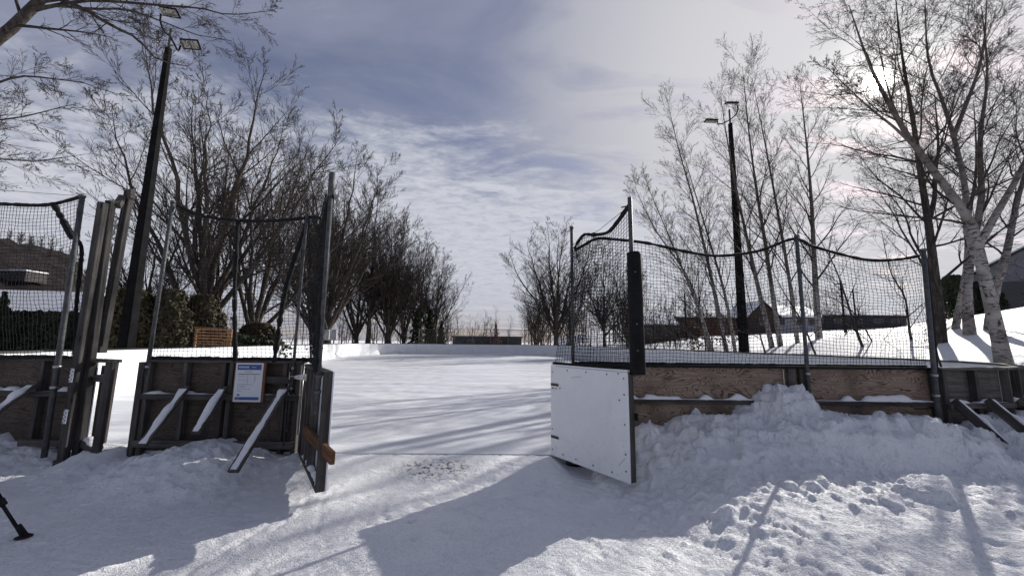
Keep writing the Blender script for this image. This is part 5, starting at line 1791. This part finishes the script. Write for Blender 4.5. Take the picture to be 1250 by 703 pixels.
# ------------------------------------------------------------------ buildings
def house(name, label, cx, cy, z0, w, d, h_, rh, wall, roof='shingle', snow=0.18, yaw=0.0, wins=(), axis_x=True, cat='house', over=0.4):
    t = thing(name, label, cat, (cx, cy, z0))
    Rz = Matrix.Rotation(yaw, 4, 'Z')
    T0 = Matrix.Translation((cx, cy, z0)) @ Rz

    def bm_obj(nm, verts, faces, mat, par=t, M=T0):
        me = bpy.data.meshes.new(nm)
        me.from_pydata(verts, [], faces)
        me.update()
        return link(nm, me, par, MAT[mat], M)
    x, y = w / 2, d / 2
    if rh <= 0.01:
        wallv = [(-x, -y, -1), (x, -y, -1), (x, y, -1), (-x, y, -1), (-x, -y, h_), (x, -y, h_), (x, y, h_), (-x, y, h_)]
        bm_obj('wall', wallv, [(0, 1, 5, 4), (1, 2, 6, 5), (2, 3, 7, 6), (3, 0, 4, 7), (4, 5, 6, 7)], wall)
        link('roof', box_mesh('roof', w + over, d + over, 0.25, 0.02), t, MAT[roof], T0 @ Matrix.Translation((0, 0, h_ + 0.13)))
        if snow:
            link('roof_snow', box_mesh('roof_snow', w + over * 0.8, d + over * 0.8, snow, snow * 0.4), t, MAT['softsnow'], T0 @ Matrix.Translation((0, 0, h_ + 0.256 + snow / 2)))
    else:
        if axis_x:      # ridge along x, eaves towards the camera
            wv = [(-x, -y, -1), (x, -y, -1), (x, y, -1), (-x, y, -1), (-x, -y, h_), (x, -y, h_), (x, y, h_), (-x, y, h_), (-x, 0, h_ + rh), (x, 0, h_ + rh)]
            wf = [(0, 1, 5, 4), (2, 3, 7, 6), (1, 2, 6, 9, 5), (3, 0, 4, 8, 7)]
            pl = [((-x - over, -y - over, h_ - over * rh / y), (x + over, -y - over, h_ - over * rh / y), (x + over, 0, h_ + rh), (-x - over, 0, h_ + rh)),
                  ((x + over, y + over, h_ - over * rh / y), (-x - over, y + over, h_ - over * rh / y), (-x - over, 0, h_ + rh), (x + over, 0, h_ + rh))]
        else:           # gable towards the camera
            wv = [(-x, -y, -1), (x, -y, -1), (x, y, -1), (-x, y, -1), (-x, -y, h_), (x, -y, h_), (x, y, h_), (-x, y, h_), (0, -y, h_ + rh), (0, y, h_ + rh)]
            wf = [(0, 1, 5, 8, 4), (1, 2, 6, 5), (2, 3, 7, 9, 6), (3, 0, 4, 7)]
            pl = [((-x - over, -y - over, h_ - over * rh / x), (0, -y - over, h_ + rh), (0, y + over, h_ + rh), (-x - over, y + over, h_ - over * rh / x)),
                  ((0, -y - over, h_ + rh), (x + over, -y - over, h_ - over * rh / x), (x + over, y + over, h_ - over * rh / x), (0, y + over, h_ + rh))]
        bm_obj('wall', wv, wf, wall)
        for q_ in pl:
            for nm, mt, z_a, z_b, par in (('roof', roof, 0.004, 0.14, t), ('roof_snow', 'softsnow', 0.145, 0.145 + snow, t)):
                if nm == 'roof_snow' and not snow:
                    continue
                lo_ = [(a, b, c_ + z_a) for a, b, c_ in q_]
                hi_ = [(a, b, c_ + z_b) for a, b, c_ in q_]
                bm_obj(nm, lo_ + hi_, [(3, 2, 1, 0), (4, 5, 6, 7), (0, 1, 5, 4), (1, 2, 6, 5), (2, 3, 7, 6), (3, 0, 4, 7)], mt)
    for (wx, wz, ww, wh) in wins:
        M = T0 @ Matrix.Translation((wx, -y - 0.02, wz))
        fr_ = link('window', box_mesh('window', ww + 0.16, 0.06, wh + 0.16, 0.01), t, MAT['siding'], M)
        link('pane', box_mesh('pane', ww, 0.02, wh), fr_, MAT['pane'], M @ Matrix.Translation((0, -0.032, 0)))
    return t


house('house', 'grey-sided gabled house with a snowy roof and a dark doorway behind the birches at right', 36.2, 24.2, 3.7, 11.0, 7.0, 2.2, 3.4, 'siding', snow=0.1, yaw=-PI / 4, wins=[(-3.5, 0.95, 1.5, 1.9), (-1.2, 1.3, 1.0, 1.0), (1.8, 1.3, 1.4, 1.0)], axis_x=False, over=0.35)
leafy('conifer', 'dark rounded evergreen beside the twin birches in front of the grey house', 'evergreen', (26.8, 23.6, 3.2), hedge_shape(1.6, 1.6, 2.6), 3000, 0.07, 'conifer', 61, 2.4)
leafy('conifer', 'dark rounded evergreen glimpsed between the slim birch and the thick birch', 'evergreen', (28.6, 23.6, 3.2), hedge_shape(1.5, 1.5, 2.3), 3000, 0.07, 'conifer', 62, 2.2)
house('house', 'small brown gabled house seen just right of the right floodlight pole', 34.5, 57, 3.7, 4.0, 6, 1.8, 1.9, 'brick', snow=0.08, wins=[(0, 1.0, 0.9, 0.9)], axis_x=False)
house('house', 'pale house with a snow-covered roof between the floodlight pole and the middle net post', 39.5, 58, 3.8, 6.5, 6, 1.6, 1.5, 'bluewall', snow=0.3, wins=[(-2, 0.9, 1.2, 0.8), (0.6, 0.9, 1.2, 0.8), (2.4, 0.9, 0.8, 0.8)])
house('building', 'long low dark building with a flat roof on the crest behind the long net', 51.5, 62, 4.6, 15.5, 6, 1.2, 0, 'darkwall', snow=0.12, wins=[(-5.5, 0.6, 1.2, 0.5), (-2.5, 0.6, 1.2, 0.5), (0.5, 0.6, 1.2, 0.5), (3.5, 0.6, 1.2, 0.5), (6, 0.6, 1.0, 0.5)], cat='building')
house('building', 'low brown building behind the birches left of the right floodlight pole', 27.0, 60, 3.0, 11.0, 6, 2.1, 0, 'brick', snow=0.10, wins=[(-3.5, 1.1, 1.2, 0.8), (0, 1.1, 1.2, 0.8), (3.5, 1.1, 1.2, 0.8)], cat='building')
house('house', 'dark house with a pale snowy roof glimpsed right of the padded gate post', 20.3, 58, 2.0, 5.0, 6, 2.2, 1.6, 'darkwall', snow=0.2, wins=[(-1.3, 1.1, 0.9, 0.9), (1.3, 1.1, 0.9, 0.9)])
house('building', 'flat dark building low on the horizon in the gap beyond the far boards', -4.4, 76, -0.2, 12.5, 8, 2.5, 0, 'darkwall', snow=0.0, wins=[(-3, 1.6, 1.2, 0.7), (2, 1.6, 1.2, 0.7)], cat='building')
house('house', 'long house with a broad snow-white roof seen through the far left net', -52.0, 41, 0.4, 15, 8, 2.5, 3.0, 'darkwall', snow=0.35, wins=[(-4, 1.3, 1.4, 1.0), (0, 1.3, 1.4, 1.0), (4.5, 1.3, 2.2, 1.0)], yaw=0.2)
house('building', 'flat snow-roofed building on the wooded hillside at far left', -226, 166, 25.5, 46, 8, 3.0, 0, 'darkwall', snow=0.6, wins=[(-14, 3, 5, 2), (0, 3, 5, 2), (14, 3, 5, 2)], cat='building')

# utility poles far right
for x, y, h_, lab in ((23.0, 52, 8.2, 'thin dark utility pole behind the brown building'), (35.5, 42, 8.5, 'thin dark pole standing between the middle and the last net post'), (45.5, 52, 9.0, 'slim pole near the end of the low dark building')):
    t = thing('utility_pole', lab, 'utility pole', (x, y, 1.5))
    tube_obj('pole', [(x, y, 1.0), (x, y, h_)], [0.13, 0.09], MAT['pole'], t, 7)
    beam('crossarm', (x - 0.5, y, h_ - 0.4), (x + 0.5, y, h_ - 0.4), 0.08, 0.1, MAT['grey'], t)

# chain-link fence beyond the far boards
t = thing('chain_link_fence', 'tall chain-link fence behind the far boards, its thin grey posts and top rail', 'fence', Wp(0, VF + 2.0, 0.2))
u_a, u_b = -12.0, 6.5
for i in range(9):
    uu_ = u_a + (u_b - u_a) * i / 8
    tube_obj('post', [Wp(uu_, VF + 2, 0), Wp(uu_, VF + 2, 3.15)], 0.045, MAT['steel'], t, 7)
tube_obj('top_rail', [Wp(u_a, VF + 2, 3.1), Wp(u_b, VF + 2, 3.1)], 0.03, MAT['steel'], t, 6)
n = 150
us = np.linspace(u_a, u_b, n)
A_, B_ = [], []
for s_ in (1, -1):
    for q_ in us:
        e = q_ + s_ * 2.7
        e2 = min(max(e, u_a), u_b)
        zz = 0.3 + 2.8 * (abs(e2 - q_) / 2.7)
        if abs(e2 - q_) > 0.05:
            A_.append([list(Wp(q_, VF + 2, 0.3)), list(Wp(e2, VF + 2, zz))])
V_, F_ = tubes(np.array(A_), np.full((len(A_), 2), 0.0025), 3)
cc = np.array(Wp(0, VF + 2, 0.2))
link('wire_mesh', np_mesh('wire_mesh', V_ - cc, F_), t, MAT['steel'], Matrix.Translation(Vector(cc)))

# wooden slatted bench back
bx0, bx1, by = -16.0, -14.1, 20.0
t = thing('slatted_bench', 'orange-brown slatted wooden seat or screen behind the left boards, below the cedar', 'bench', (bx0, by, 0.3))
for i in range(6):
    z_ = 1.98 - i * 0.145
    beam('slat', (bx0, by, z_ + 0.03), (bx1 - 0.1, by, z_ - 0.02), 0.03, 0.075, MAT['redwood'], t)
beam('top_rail', (bx0 - 0.02, by - 0.0, 2.11), (bx1, by, 2.03), 0.10, 0.05, MAT['redwood'], t)
beam('upright', (bx1 - 0.14, by - 0.05, 0.2), (bx1 - 0.14, by - 0.05, 2.0), 0.09, 0.05, MAT['redwood'], t, side=(1, 0, 0))
beam('upright', (bx1 - 0.02, by - 0.02, 0.2), (bx1 - 0.02, by - 0.02, 2.0), 0.05, 0.08, MAT['redwood'], t, side=(1, 0, 0))
beam('upright', (bx0 + 0.05, by + 0.05, 0.2), (bx0 + 0.05, by + 0.05, 2.05), 0.08, 0.05, MAT['redwood'], t, side=(1, 0, 0))
# utility cabinets
for x, lab in ((-18.2, 'left one of the two pale utility cabinets beyond the left boards'), (-17.45, 'right one of the two pale utility cabinets beyond the left boards')):
    t = thing('utility_cabinet', lab, 'cabinet', (x, 39.0, 0.4), 'pale utility cabinets')
    link('box', box_mesh('box', 0.52, 0.4, 0.95, 0.06), t, MAT['cabinet'], Matrix.Translation((x, 39.0, 2.02)))
    link('lid', box_mesh('lid', 0.56, 0.44, 0.06, 0.02), t, MAT['cabinet'], Matrix.Translation((x, 39.0, 2.53)))
    tube_obj('stand', [(x, 39.0, 0.2), (x, 39.0, 1.55)], 0.06, MAT['pole'], t, 7)
print('tris', sum(len(m_.polygons) * 2 for m_ in bpy.data.meshes), 'objs', len(bpy.data.objects))
